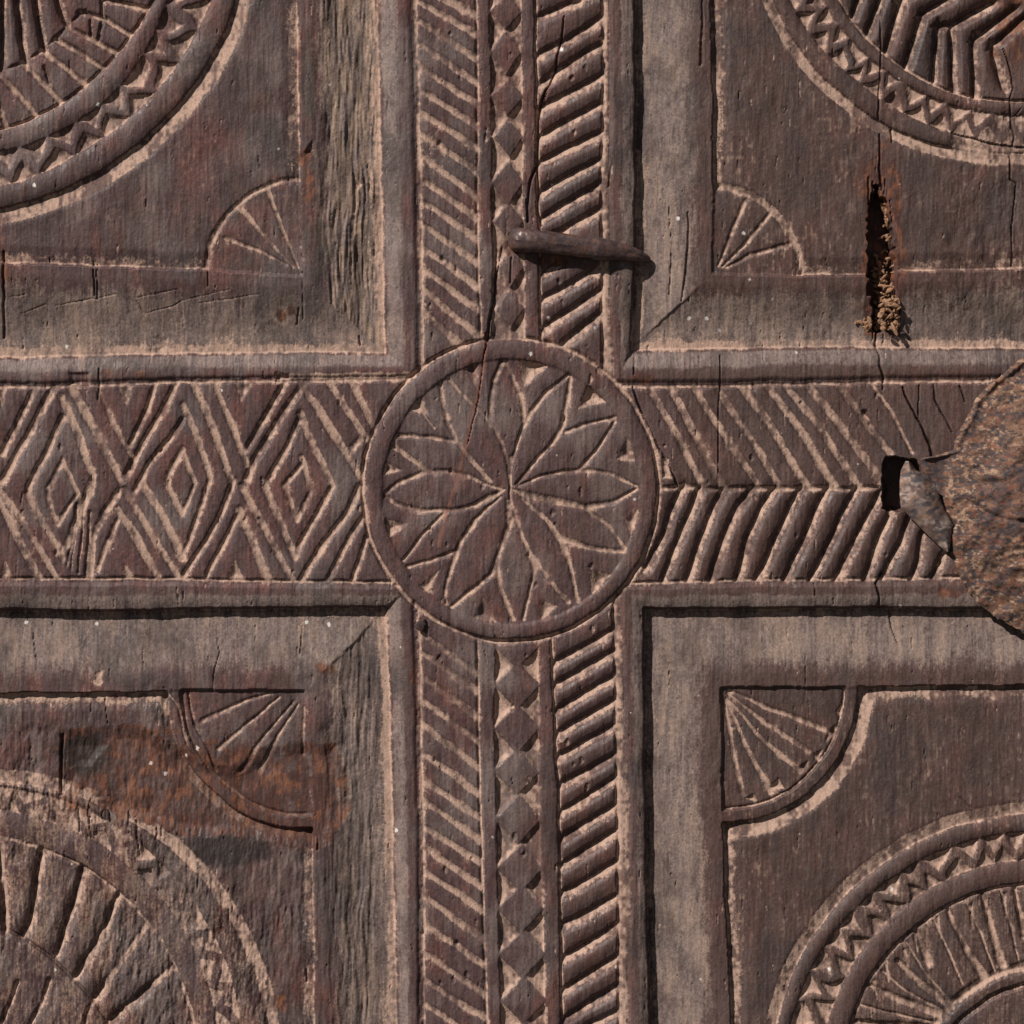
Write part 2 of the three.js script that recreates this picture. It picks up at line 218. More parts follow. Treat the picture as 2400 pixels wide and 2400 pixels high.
// ---- left rail: lattice of nested diamonds
const LB = { clip: 'Lband' };
for (const [p, w, d] of [
  [z01(265, 950, 10, 1460), 12, 8], [z01(430, 920, 370, 1010, 20, 1650), 15, 9], [z01(440, 1200, 330, 1450, 200, 1690, 185, 1740), 12, 8],
  [z01(440, 1060, 560, 1360, 660, 1610, 650, 1740), [16, 16, 12, 10], 7], [z01(480, 930, 660, 1280, 860, 1650), [20, 19, 13], 8], [z01(690, 990, 800, 1240, 940, 1500), [8, 11, 8], 6],
  [z01(1110, 950, 1040, 1150, 920, 1410), 11, 8], [z01(1265, 940, 1100, 1250, 890, 1610), 14, 9], [z01(1290, 1220, 1200, 1360, 1060, 1530, 950, 1720), 11, 9], [z01(1295, 1120, 1400, 1360, 1495, 1640), [14, 13, 10], 7], [z01(1360, 940, 1500, 1260, 1640, 1660), [15, 15, 12], 8], [z01(1520, 960, 1640, 1260, 1745, 1540), [9, 13, 10], 7],
  [z11(210, 950, 100, 1150, -70, 1430), 12, 9], [z11(330, 970, 160, 1230, -20, 1520, -60, 1640), 14, 9], [z11(310, 1210, 210, 1440, 60, 1680), 12, 8], [z11(310, 1180, 420, 1430, 550, 1690), [16, 14, 10], 8], [z11(300, 950, 430, 1130, 600, 1400, 750, 1630), [10, 17, 18, 12], 8], [z11(510, 950, 640, 1140, 790, 1360), 13, 7], [z11(665, 940, 760, 1110, 840, 1280), 13, 7], [z11(770, 1330, 650, 1460), 14, 6],
  [z01(440, 1510, 335, 1700, 340, 1760, 410, 1960), 9, 6], [z01(440, 1500, 550, 1740, 410, 1960), 9, 6], [z01(1285, 1430, 1190, 1600, 1180, 1680, 1285, 1890), 11, 7], [z01(1280, 1420, 1385, 1670, 1285, 1890), 9, 6], [z11(325, 1530, 200, 1680, 290, 1930), 10, 7], [z11(320, 1480, 390, 1720, 290, 1930), 10, 6],
  [z02(-60, -140, 100, 200, 280, 545), [10, 16, 16], 7], [z02(-20, -120, 70, 0, 240, 260, 410, 545), 11, 7], [z02(185, -70, 330, 180, 445, 390), 12, 7], [z02(650, -150, 560, 90, 470, 300), 16, 6], [z02(850, -100, 740, 60, 660, 250, 640, 545), 13, 7], [z02(830, 120, 740, 330, 690, 470), 10, 7],
  [z02(830, 30, 970, 260, 1120, 520), [10, 20, 12], 7], [z02(880, -100, 1060, 200, 1270, 525), 13, 8], [z02(1000, -150, 1160, 110, 1295, 390), 15, 7], [z02(1490, -160, 1430, 10, 1295, 360), 11, 8], [z02(1660, -160, 1560, 90, 1300, 530), 12, 9], [z02(1690, 70, 1590, 270, 1455, 540), 11, 8],
  [z12(-120, 50, -20, 270, 85, 545), 16, 7], [z12(-100, -120, 50, 150, 255, 545), 14, 8], [z12(60, -130, 150, 80, 275, 385), 14, 8], [z12(540, -110, 420, 110, 280, 350), 12, 8], [z12(730, -120, 640, 80, 480, 290, 310, 550), 13, 8], [z12(745, 110, 640, 300, 510, 545), 12, 8], [z12(790, 240, 740, 400, 680, 545), 10, 8], [z12(800, 240, 950, 540), 8, 5],
]) cut(p, (Array.isArray(w) ? w : [w]).map(e => e * 1.25 + 2), d * 0.68, LB);
for (const p of [z01(820, 970, 950, 970, 900, 1140), z01(1650, 960, 1790, 960, 1705, 1110), z02(880, 400, 970, 545, 870, 545), z02(1670, 380, 1740, 545, 1600, 545), z02(40, 390, 100, 545, -20, 545), z01(-30, 990, 60, 990, 20, 1170)]) pit(p, 8, { clip: 'Lband', slope: 0.5 });
cut(acrossL(Q.TL.yb, -160, 1000, 4), 8, 6, { clip: 'Lband', mark: 0 }); cut(acrossL(Q.BL.yb, -160, 1000, -5), 9, 6, { clip: 'Lband', mark: 0 });
cut(acrossL(Q.TR.yb, 1400, 2540, 4), 9, 7, { clip: 'Rband', mark: 0 }); cut(acrossL(Q.BR.yb, 1400, 2540, -5), 9, 6, { clip: 'Rband', mark: 0 });
for (const p of [z02(545, 0, 510, 470), z02(600, -60, 560, 500), z02(640, 60, 610, 520), z02(520, 150, 480, 440)]) cut(p, [9, 5], 8, { clip: 'Lband', prof: 'v', dustAndSun: 0.6 });
// ---- right rail: chevron slats
const RB = { clip: 'Rband' };
cut([...z21(1090, 1700), ...z21(1600, 1705), ...z31(350, 1705), ...z31(900, 1700)], 15, 6, RB);
for (const [p, w] of [[z21(1040, 1000, 1070, 1060, 1230, 1330, 1420, 1690), 17], [z21(1180, 990, 1360, 1320, 1555, 1700), 20], [z21(1350, 990, 1560, 1310, 1790, 1660), 17], [z21(1520, 1000, 1760, 1360, 1940, 1660), 17], [z31(-50, 990, 149, 1280, 400, 1690), 19], [z31(120, 985, 380, 1330, 590, 1680), 19], [z31(240, 970, 470, 1240, 770, 1700), 17], [z31(400, 970, 640, 1270, 925, 1650), 18], [z31(620, 970, 750, 1150, 990, 1460), 18], [z31(850, 960, 1000, 1170, 1140, 1450), 9]])
  cut(p, w * 1.15, 6, { clip: 'Rband', dustAndSun: 0.78 });
for (const p of [z22(1260, -110, 1195, 10, 1140, 200, 1000, 450), z22(1385, -105, 1300, 80, 1220, 270, 1120, 545), z22(1545, -105, 1460, 60, 1390, 240, 1295, 545), z22(1750, -110, 1640, 30, 1540, 260, 1460, 545), z22(1910, -105, 1820, 20, 1720, 250, 1640, 545), z32(340, -105, 275, 10, 170, 250, 30, 540), z32(530, -105, 470, 10, 370, 240, 230, 540), z32(735, -110, 680, 10, 560, 250, 410, 540), z32(910, -90, 750, 220, 590, 540), z32(985, 60, 920, 200, 800, 540), z32(1120, 100, 1060, 270, 920, 540), z32(1210, 210, 1180, 400, 1130, 540), z32(1350, 360, 1280, 520)])
  cut(p, 60, 14, { prof: 'g', side: -1, clip: 'Rband', dustAndSun: 0.7 });
// ---- rosette: twelve petals outlined by cuts, chips against the rim
const RO = { clip: 'ros', dustAndSun: 0.85, prof: 'u' };
cut(arcPts(1197, 1147, 347, 356, 0, 360, 120), 12, 8, { clip: ['U*', 'V*', 'L*', 'R*'], dustAndSun: 0.9, mark: 1 });
for (const [p, w] of [
  [zR(170, 1010, 240, 950, 400, 880, 560, 870, 700, 905, 800, 950, 900, 985), [9, 10, 11, 11, 10, 8, 6]], [zR(170, 1030, 230, 1075, 400, 1120, 600, 1110, 740, 1085, 820, 1040, 920, 990), [9, 10, 11, 10, 12, 16, 5]],
  [zR(205, 690, 230, 645, 320, 640, 480, 665, 640, 695), [9, 10, 10, 10, 10]], [zR(205, 700, 300, 770, 400, 840, 470, 885), 12],
  [zR(515, 270, 530, 420, 560, 560, 620, 690, 720, 810, 830, 930), [8, 10, 12, 12, 12, 10]], [zR(555, 270, 640, 370, 760, 490, 850, 590, 910, 700, 940, 830, 958, 960), [8, 9, 11, 10, 9, 7, 6]],
  [zR(900, 180, 850, 300, 830, 400, 825, 535), 10], [zR(920, 180, 985, 330, 1020, 420, 1040, 550), 10],
  [zR(1320, 270, 1190, 370, 1080, 500, 1020, 640, 970, 800, 958, 920), [8, 12, 12, 9, 8, 6]], [zR(1335, 270, 1320, 420, 1290, 570, 1200, 720, 1060, 880, 990, 960), [8, 11, 12, 11, 10, 6]],
  [zR(1615, 535, 1450, 575, 1300, 625), 9], [zR(1615, 565, 1500, 740, 1390, 860), [8, 10, 10]],
  [zR(1750, 970, 1600, 890, 1450, 865, 1300, 870, 1150, 905, 1000, 970), [6, 9, 10, 10, 9, 6]], [zR(1750, 985, 1600, 1060, 1430, 1095, 1240, 1060, 1050, 1020, 980, 990), [7, 11, 14, 18, 15, 6]],
  [zR(1680, 1360, 1560, 1200, 1420, 1095), 9], [zR(1680, 1375, 1500, 1365, 1370, 1325, 1270, 1285), [9, 11, 13, 12]], [zR(1030, 1040, 1180, 1170, 1270, 1300, 1330, 1460, 1380, 1690), [8, 12, 13, 9, 9]],
  [zR(960, 1050, 1010, 1240, 1080, 1390, 1200, 1560, 1320, 1690), [6, 11, 10, 9, 12]], [zR(1080, 1390, 1105, 1500, 1080, 1620, 1040, 1800), 9], [zR(960, 1170, 900, 1340, 865, 1450, 890, 1600, 975, 1800), 10],
  [zR(900, 1030, 740, 1180, 640, 1330, 580, 1500, 545, 1620, 548, 1710), [6, 13, 12, 11, 10, 8]], [zR(938, 1050, 940, 1200, 890, 1370, 830, 1520, 700, 1630, 570, 1735), [5, 9, 11, 11, 10, 9]],
  [zR(275, 1440, 400, 1280, 540, 1130), 9], [zR(285, 1480, 440, 1440, 610, 1375), 9], [zR(955, 780, 960, 960, 950, 1150), 6],
]) cut(p, (Array.isArray(w) ? w : [w]).map(e => e * 1.2), 4.6, RO);
for (const p of [zR(650, 185, 755, 185, 745, 340), zR(1030, 180, 1215, 180, 1050, 320), zR(1455, 310, 1590, 420, 1400, 470), zR(1690, 680, 1755, 810, 1630, 795), zR(1755, 1120, 1685, 1180, 1725, 1280), zR(1460, 1510, 1590, 1530, 1475, 1640), zR(1155, 1690, 1250, 1720, 1160, 1790), zR(785, 1680, 860, 1810, 730, 1790), zR(505, 1500, 395, 1590, 440, 1640), zR(165, 1180, 295, 1200, 185, 1285), zR(155, 810, 265, 860, 145, 895), zR(385, 420, 430, 510, 300, 490)]) { const cx = (p[0][0] + p[1][0] + p[2][0]) / 3, cy = (p[0][1] + p[1][1] + p[2][1]) / 3; pit(p.map(([x, y]) => [cx + (x - cx) * 1.35, cy + (y - cy) * 1.35]), 9, { clip: 'ros', slope: 0.5, dustAndSun: 0.85 }); }
cut(zR(385, 480, 470, 600), 7, 5, RO);
// ---- panels: corner fans
const fanCuts = (q, list, w, d = 4.2) => { for (const p of list) cut(p, w.map(e => e * 1.15), d, { clip: q + 'fan', dustAndSun: 0.9 }); };
cut(arcPts(706, 646, 226, 226, 180, 272, 40), 14, 4, { clip: ['TLfan', 'TLfield'], dustAndSun: 0.95 });
fanCuts('TL', [z10(300, 1890, 190, 1620, 75, 1330), z10(265, 1885, 100, 1720, -110, 1465), z10(215, 1870, 0, 1770, -220, 1680)], [5, 9, 11]);
cut(arcPts(1671, 642, 206, 206, -92, 2, 40), 20, 5, { clip: ['TRfan', 'TRfield'], dustAndSun: 0.95 });
fanCuts('TR', [z20(1525, 1880, 1620, 1640, 1725, 1390), z20(1550, 1885, 1700, 1740, 1895, 1500), z20(1580, 1890, 1750, 1800, 2030, 1720)], [6, 10, 11]);
fanCuts('BL', [z02(1932, 1345, 1700, 1410, 1430, 1540), z02(1980, 1370, 1700, 1600, 1540, 1740), z12(270, 1400, 0, 1720, -60, 1830, -120, 1900), z12(300, 1420, 150, 1660, 20, 1900), z12(340, 1440, 330, 1780)], [5, 9, 12]);
fanCuts('BR', [z22(1600, 1325, 1850, 1440, 2270, 1600), z22(1590, 1340, 1750, 1480, 2160, 1760), z22(1580, 1380, 1800, 1640, 2100, 1900), z22(1575, 1400, 1700, 1680, 1900, 2040), z22(1570, 1440, 1640, 1800, 1700, 2060)], [6, 10, 13]);
for (const p of [z33(600, -190, 540, -130, 640, -60), z33(520, -20, 420, 20, 480, 100), z33(420, 60, 310, 130, 400, 170), z33(200, 180, 110, 280, 250, 270), z33(30, 300, -60, 350, 60, 370), z32(650, 1400, 590, 1480, 650, 1550), z32(540, 1590, 520, 1700, 600, 1640)]) pit(p, 8, { clip: 'BRfan' });
scoop(FAN.BR, 44, 8, 'BRfield'); scoop(FAN.BL, 24, 9, 'BLfield', 0.7);
cut(arcPts(716, 1622, 290, 290, 90, 180, 40), 10, 4, { clip: ['BLfan', 'BLfring'], dustAndSun: 0.7 }); cut(arcPts(1696, 1614, 283, 283, 0, 90, 40), 8, 5, { clip: ['BRfan'], dustAndSun: 0.7 });
// ---- panels: medallions
scoop(MED.TL.oo, 44, 8, ['TLfield'], 0.75); scoop(MED.TR.oo, 30, 7, ['TRfield'], 0.85); scoop(MED.BL.oo, 34, 6, ['BLfield'], 0.85); scoop(MED.BR.oo, 34, 6, ['BRfield'], 0.85);
const ctr = (q, list, w, d, o = {}) => { for (const p of list) cut(p, w, d, { clip: [q + 'ctr'], dustAndSun: 0.85, ...o }); };
ctr('TL', [z00(0, -20, 5, 200, 0, 490), z00(110, -40, 130, 250, 170, 440), z00(240, -40, 262, 150, 300, 350), z00(390, -40, 430, 100, 470, 170)], 58, 20, { prof: 'g', side: -1, dustAndSun: 0.58 });
ctr('TL', [z00(-60, 440, 0, 520, 270, 830), z00(150, 440, 430, 720), z00(290, 350, 620, 600), z00(390, 270, 730, 480), z00(470, 180, 760, 340, 860, 390), z00(560, 80, 740, 140, 920, 240), z00(730, 0, 1090, 70), z00(-10, 740, 60, 930)], 15, 9);
ctr('TL', [z00(720, -10, 720, 120, 690, 300), z00(640, 120, 640, 270), z00(310, 470, 345, 590), z00(0, 500, 170, 440, 310, 340, 480, 170, 600, 70)], 8, 8, { dustAndSun: 0.4 });
ctr('TR', [z30(770, -60, 715, 110), z30(930, -60, 820, 230), z30(1065, -20, 950, 350), z30(1200, 90, 1150, 270, 1085, 470), z30(1320, 165, 1290, 560), z30(1420, 190, 1430, 640), z30(1575, 265, 1575, 700), z30(1700, 320, 1790, 620)], 58, 19, { prof: 'g', side: -1, dustAndSun: 0.7 });
ctr('TR', [z30(1200, 90, 1420, -30), z30(1320, 165, 1420, 165, 1720, 0), z30(1575, 265, 1870, 40), z30(1700, 320, 1950, 100), z30(1050, -20, 1200, -90)], 58, 19, { prof: 'g', side: 1, dustAndSun: 0.7 });
ctr('BR', [z33(1640, 1000, 1720, 1280, 1790, 1520), z33(1400, 1130, 1540, 1420, 1660, 1620), z33(1150, 1220, 1260, 1500), z33(1040, 1490, 1200, 1640, 1420, 1820), z33(840, 1660, 1000, 1740, 1370, 1880), z33(1870, 950, 1940, 1320), z33(640, 1900, 900, 1950, 1250, 1960)], [12, 20, 26], 9);
ctr('BR', [z33(1280, 1160, 1400, 1420, 1500, 1660), z33(1520, 1060, 1640, 1300, 1730, 1570), z33(1760, 960, 1850, 1250, 1900, 1480), z33(1100, 1350, 1230, 1560, 1390, 1760), z33(930, 1560, 1100, 1700, 1350, 1840), z33(740, 1790, 950, 1850, 1300, 1920)], [5, 9, 7], 6); ctr('BR', [z33(1160, 1280, 1180, 1420), z33(1330, 1180, 1350, 1330), z33(1560, 1100, 1570, 1250), z33(960, 1500, 980, 1640), z33(1090, 1420, 1120, 1560), z33(1800, 1020, 1810, 1180), z33(880, 1640, 900, 1760)], [12, 5], 5);
for (const p of [z33(1180, 1210, 1250, 1140, 1260, 1240), z33(1020, 1370, 1110, 1290, 1090, 1390), z33(850, 1560, 960, 1420, 930, 1500), z33(1440, 1050, 1520, 1000, 1580, 1040, 1470, 1090), z33(1700, 950, 1900, 940, 1760, 990), z33(700, 1720, 830, 1640, 760, 1740)]) pit(p, 9, { clip: 'BRctr' });
ctr('BR', [arcPts(2496, 2647, 392, 392, 205, 262, 30)], 24, 8, { prof: 'v' }); ctr('BR', [arcPts(2496, 2647, 350, 350, 200, 262, 30)], 14, 8, { dustAndSun: 0.5 });
ctr('BL', [z03(-20, 600, 0, 900, 20, 1270), z03(285, 640, 265, 820, 200, 1200, 150, 1310), z03(590, 770, 500, 1100, 390, 1430), z03(870, 935, 700, 1300, 530, 1590), z03(1060, 1180, 870, 1450, 650, 1760), z03(1310, 1430, 1100, 1620, 760, 1910)], 56, 17, { prof: 'g', side: -1, dustAndSun: 0.8 });
for (const p of [z03(290, 720, 310, 640, 430, 640, 400, 720, 320, 760), z03(600, 850, 640, 760, 760, 860, 700, 890), z03(870, 1010, 890, 950, 1010, 1040, 930, 1060), z03(1070, 1200, 1090, 1130, 1190, 1230, 1100, 1260)]) pit(p, 5, { clip: 'BLctr', slope: 0.4, dustAndSun: 0.8 });
ctr('BL', [arcPts(-227, 2683, 556, 556, -65, -30, 30)], 7, 12, { dustAndSun: 0 }); ctr('BL', [z03(120, 1640, 60, 1800, 0, 1940), z03(350, 1620, 300, 1780, 210, 1950), z03(620, 1830, 590, 1950)], 14, 8);
for (const q of ['TL', 'TR', 'BL', 'BR']) { const m = MED[q]; cut(arcPts(m.ii.cx, m.ii.cy, m.ii.r - 3, m.ii.r - 3, 0, 360, 240), 9, 8, { clip: q + 'ctr', dustAndSun: 0.9, mark: 1 }); }
// ---- age: splits, cracks, scars, rot
CT = C2;
const rag = (p, a) => p.flatMap((q, n) => { const e = p[(n + 1) % p.length], m = Math.max(1, Math.round(Math.hypot(e[0] - q[0], e[1] - q[1]) / 9)); return Array.from({ length: m }, (_, t) => [q[0] + (e[0] - q[0]) * t / m + (rnd() - 0.5) * a, q[1] + (e[1] - q[1]) * t / m + (rnd() - 0.5) * a * 0.8]); });
const crack = (p, w, d, dustAndSun = 0) => cut(p, w, d, { prof: 'v', dustAndSun, mark: 0, thin: 1 });
crack(z20(425, 110, 410, 260, 375, 400, 365, 500, 300, 640, 260, 760, 245, 900, 235, 1170, 190, 1300, 175, 1450, 170, 1570), [3, 5, 6, 5, 7, 8, 9, 9, 7, 6, 6], 14, 0);
crack(z20(235, 1170, 250, 1300, 245, 1500, 265, 1600), 5, 10, 0); crack(z20(310, 580, 315, 640, 285, 740), 4, 7, 0);
crack(z11(1700, 100, 1690, 300, 1650, 500, 1640, 640, 1620, 760), [4, 7, 9, 8, 3], 14); crack(z11(1810, 60, 1805, 250), 4, 9); crack(z11(1740, 0, 1700, 240), 5, 9, 0.3);
crack(zR(800, 0, 800, 90, 780, 250, 745, 460, 690, 700), [4, 4, 3, 3, 2], 7);
crack(z30(925, 60, 920, 370, 905, 660, 905, 840), [3, 4, 6, 4], 10); crack(z30(915, 940, 915, 1200, 930, 1340), [4, 6, 5], 12); crack(z30(1000, 910, 1005, 1010), 4, 9); crack(z30(840, 1250, 840, 1440), 5, 8);
crack(z30(1790, 340, 1840, 480, 1860, 620, 1830, 700, 1850, 900, 1870, 960, 1835, 1100, 1840, 1260, 1880, 1290, 1850, 1600, 1850, 1880), [3, 4, 4, 5, 4, 4, 4, 6, 4, 3, 3], 9); crack(z30(1920, 760, 1870, 820, 1840, 830), 3, 6);
crack(z31(900, 590, 890, 690, 915, 760, 915, 840, 940, 920, 935, 1010), [9, 8, 4, 6, 6, 4], 14); crack(z32(925, 490, 885, 560, 905, 640, 915, 740), [6, 6, 6, 5], 13); crack(z32(990, 760, 1000, 880, 1040, 1000), [8, 5, 2], 9); crack(z32(450, 560, 460, 650), 3, 6);
crack(z21(925, 740, 920, 900), 3, 9); crack(z21(1530, 760, 1530, 1010, 1525, 1600), [3, 4, 2], 8); crack(z21(915, 990, 960, 1120, 1080, 1390, 1180, 1560, 1235, 1690), [5, 6, 6, 5, 5], 12);
crack(z31(1070, 990, 1090, 1050, 1200, 1240, 1270, 1400, 1280, 1480), [4, 5, 5, 8, 12], 13); crack(z31(1190, 980, 1190, 1210), 3, 9); crack(z31(1290, 970, 1300, 1080, 1420, 1310), [4, 4, 4], 9); crack(z31(1470, 980, 1500, 1050, 1515, 1090), 4, 8);
crack(z01(700, 850, 710, 960, 690, 1080), [3, 4, 2], 7); crack(z01(1460, 30, 1465, 280), 3, 6); crack(z01(655, 150, 665, 340), 4, 9, 0); cut(z01(680, 150, 685, 360), 5, 5, { mark: 0, dustAndSun: 0.7 }); crack(z01(20, 20, 30, 330, 15, 640), 6, 12, 0.2);
crack(z02(225, 920, 250, 1090), 2.5, 5); crack(z02(1540, 960, 1550, 1060, 1510, 1220, 1500, 1340), 3, 6); crack(z02(1000, 1050, 1010, 1180), 2, 4); crack(z02(1800, 870, 1800, 1050), 2, 4); crack(z12(320, 870, 310, 1060), 3, 6); crack(z02(640, 1400, 640, 1480), 2, 5); crack(z02(740, 1380, 770, 1600), 2.5, 6); crack(z32(390, 1080, 390, 1300), 2, 5); crack(z32(1140, 950, 1145, 1280), 2, 4);
crack(z10(320, 1500, 325, 1932), 2.5, 5); crack(z11(320, 200, 330, 500), 2.5, 4); crack(z11(300, 420, 290, 540), 4, 7); crack(z11(720, 620, 730, 690), 5, 8);
crack(z02(1160, 1300, 1250, 1420, 1320, 1700, 1420, 1830), [5, 9, 7, 9], 5, 0.8); crack(z02(1330, 1330, 1350, 1450, 1370, 1560, 1460, 1730, 1530, 1900), [5, 12, 8, 6, 9], 7, 0.6); crack(z13(380, 290, 430, 480, 440, 700), [6, 12, 7], 10, 0.5); crack(z13(350, 1560, 355, 1640), 5, 8);
crack(z20(1180, 1460, 1190, 1700, 1180, 1932), 3, 6); crack(z20(1310, 1500, 1310, 1750, 1290, 1932), [5, 7, 5], 8); crack(z21(1190, 50, 1180, 330), 4, 7); crack(z21(1300, 50, 1280, 250, 1260, 380), [5, 6, 3], 8); crack(z20(1410, 0, 1400, 460), [4, 10], 8, 0.3);
crack(z33(1480, 330, 1560, 400), 4, 5);
pit(z21(1110, 1480, 1170, 1480, 1200, 1640, 1120, 1640), 7, RB); pit(z31(760, 1150, 820, 1150, 840, 1220, 790, 1210), 12, { clip: 'Rband', dustAndSun: 0, slope: 1.5 });
pit(z20(480, -20, 560, -10, 560, 50, 470, 80), 5, { clip: 'Uhr' }); pit(z10(330, 1080, 400, 980, 430, 1120, 340, 1110), 8, { dustAndSun: 0.4 }); pit(z10(670, 1180, 760, 1300, 710, 1360), 8, { dustAndSun: 0.7 }); pit(rag(z01(1060, 620, 1160, 610, 1230, 740, 1100, 740), 10), 5, { slope: 0.4, dustAndSun: 0.6 }); pit(z11(1140, 880, 1140, 935, 300, 935, 130, 935, 130, 880, 240, 880), 0, {});
pit(z11(130, 870, 240, 890, 245, 940, 130, 940), 7, { clip: 'Lbt' }); pit(z01(480, 880, 640, 880, 640, 975, 500, 975), 6, { clip: 'Lbt', dustAndSun: 0.3 }); pit(z20(770, 1100, 790, 1180, 760, 1330, 735, 1330), 5, { dustAndSun: 0.6 }); pit(rag(z02(640, 1260, 720, 1130, 745, 1180, 730, 1290, 690, 1300), 8), 4, { slope: 0.5, dustAndSun: 0.6 });
for (const p of [z01(60, 355, 180, 330), z01(140, 460, 320, 395), z01(380, 412, 600, 375, 830, 325), z01(970, 352, 1110, 325, 1250, 295), z01(1030, 465, 1220, 420, 1290, 375, 1480, 330, 1620, 292), z01(1400, 395, 1620, 360, 1830, 325), z01(970, 370, 1030, 480), z01(1280, 400, 1300, 560)]) cut(p, [2, 4.5, 3], 2.2, { mark: 0, thin: 1, dustAndSun: 0.7 });
// broken stretch of the upper right medallion band, and the rotten slot and mortise
pit([[2228, 300], [2420, 330], [2420, 380], [2300, 360], [2228, 346]], 7, { clip: 'TRob', dustAndSun: 0.75, slope: 0.7 });
pit(rag([[2034, 478], [2044, 462], [2050, 434], [2058, 428], [2066, 462], [2080, 470], [2084, 510], [2092, 540], [2098, 600], [2103, 650], [2104, 690], [2110, 730], [2112, 765], [2088, 776], [2066, 780], [2044, 770], [2048, 720], [2036, 690], [2034, 600]], 9), 60, { dustAndSun: 0, slope: 9 });
pit(rag([[2074, 1070], [2098, 1068], [2110, 1074], [2150, 1076], [2160, 1110], [2140, 1190], [2102, 1200], [2080, 1198], [2068, 1190], [2066, 1130]], 6), 52, { dustAndSun: 0, slope: 9 });
const GOUGE = [[140, 1712], [240, 1702], [330, 1700], [400, 1740], [480, 1790], [560, 1800], [610, 1755], [700, 1738], [795, 1742], [808, 1800], [826, 1890], [770, 1985], [700, 1995], [640, 1975], [560, 1965], [420, 1962], [330, 1930], [250, 1880], [148, 1835]];
pit(rag(GOUGE, 14), 8, { dustAndSun: 0, slope: 0.3 }); for (let n = 0; n < 70; n++) { const x = 170 + 620 * rnd(), y = 1730 + 220 * rnd(), l = 15 + 60 * rnd(); cut([[x, y], [x + 8 * (rnd() - 0.5), y + l * 0.5], [x + 14 * (rnd() - 0.5), y + l]], [2, 3 + 5 * rnd(), 1.5], 3 + 6 * rnd(), { prof: 'v', mark: 0, thin: 1, dustAndSun: 0 }); }
for (let n = 0; n < 40; n++) { const x = 2060 + 44 * (rnd() - 0.3), y = 400 + 400 * rnd(), l = 15 + 50 * rnd(); cut([[x, y], [x + 6 * (rnd() - 0.5), y + l]], [2 + 3 * rnd(), 1.5], 4 + 6 * rnd(), { prof: 'v', mark: 0, thin: 1, dustAndSun: 0 }); }
pit(rag([[1180, 548], [1212, 540], [1232, 556], [1228, 590], [1200, 602], [1182, 584]], 10), 9, { dustAndSun: 0.5, slope: 0.6 });
pit([[138, 1720], [150, 1716], [148, 1800], [146, 1868], [138, 1868]], 26, { dustAndSun: 0, slope: 3 });
pit([[142, 1712], [240, 1706], [290, 1740], [246, 1790], [226, 1822], [150, 1816]], 14, { dustAndSun: 0, slope: 0.35 });
pit([[1500, 800], [1512, 760], [1512, 640], [1494, 660], [1486, 720], [1474, 800]], 0);

for (let n = 0; n < 900; n++) { const x = rnd() * 2400, y = rnd() * 2400, l = 8 + 34 * rnd() * rnd(), w = 1.8 + 2.6 * rnd(); cut([[x, y], [x + (rnd() - 0.5) * 5, y + l]], [w, w * 0.6], 1.5 + 3.5 * rnd(), { prof: 'v', mark: 0, thin: 1, dustAndSun: rnd() < 0.5 ? 0.7 : 0.1 }); }
for (let n = 0; n < 120; n++) { const x = rnd() < 0.6 ? 990 + rnd() * 440 : rnd() * 2400, y = x > 985 && x < 1440 ? rnd() * 2400 : 900 + rnd() * 460, r = 3 + 5 * rnd(); pit(Array.from({ length: 6 }, (_, q) => [x + r * (0.6 + 0.7 * rnd()) * Math.cos(q * 1.05), y + r * 1.6 * (0.6 + 0.7 * rnd()) * Math.sin(q * 1.05)]), 4, { dustAndSun: 0.5, slope: 1 }); }
// worn shoulders: the cuts are softened, and the wood beside them slopes into them
function blur(A, r, times) { let a = A, b = new Float32Array(NN); for (let t = 0; t < times; t++) for (const st of [1, N]) { const src = a, dst = src === b ? new Float32Array(NN) : b; for (let l = 0; l < N; l++) { const base = st === 1 ? l * N : l; let sum = 0; for (let q = -r; q <= r; q++) sum += src[base + Math.max(0, Math.min(N - 1, q)) * st]; for (let m = 0; m < N; m++) { dst[base + m * st] = sum / (2 * r + 1); sum += src[base + Math.min(N - 1, m + r + 1) * st] - src[base + Math.max(0, m - r) * st]; } } a = dst; b = src === A ? new Float32Array(NN) : src; } return a; }
const Cs = blur(C, 1, 1), Cw = blur(C, 4, 2), Cx = blur(C, 8, 2), Bs = blur(B, 1, 1), Dw = blur(D, 3, 2);

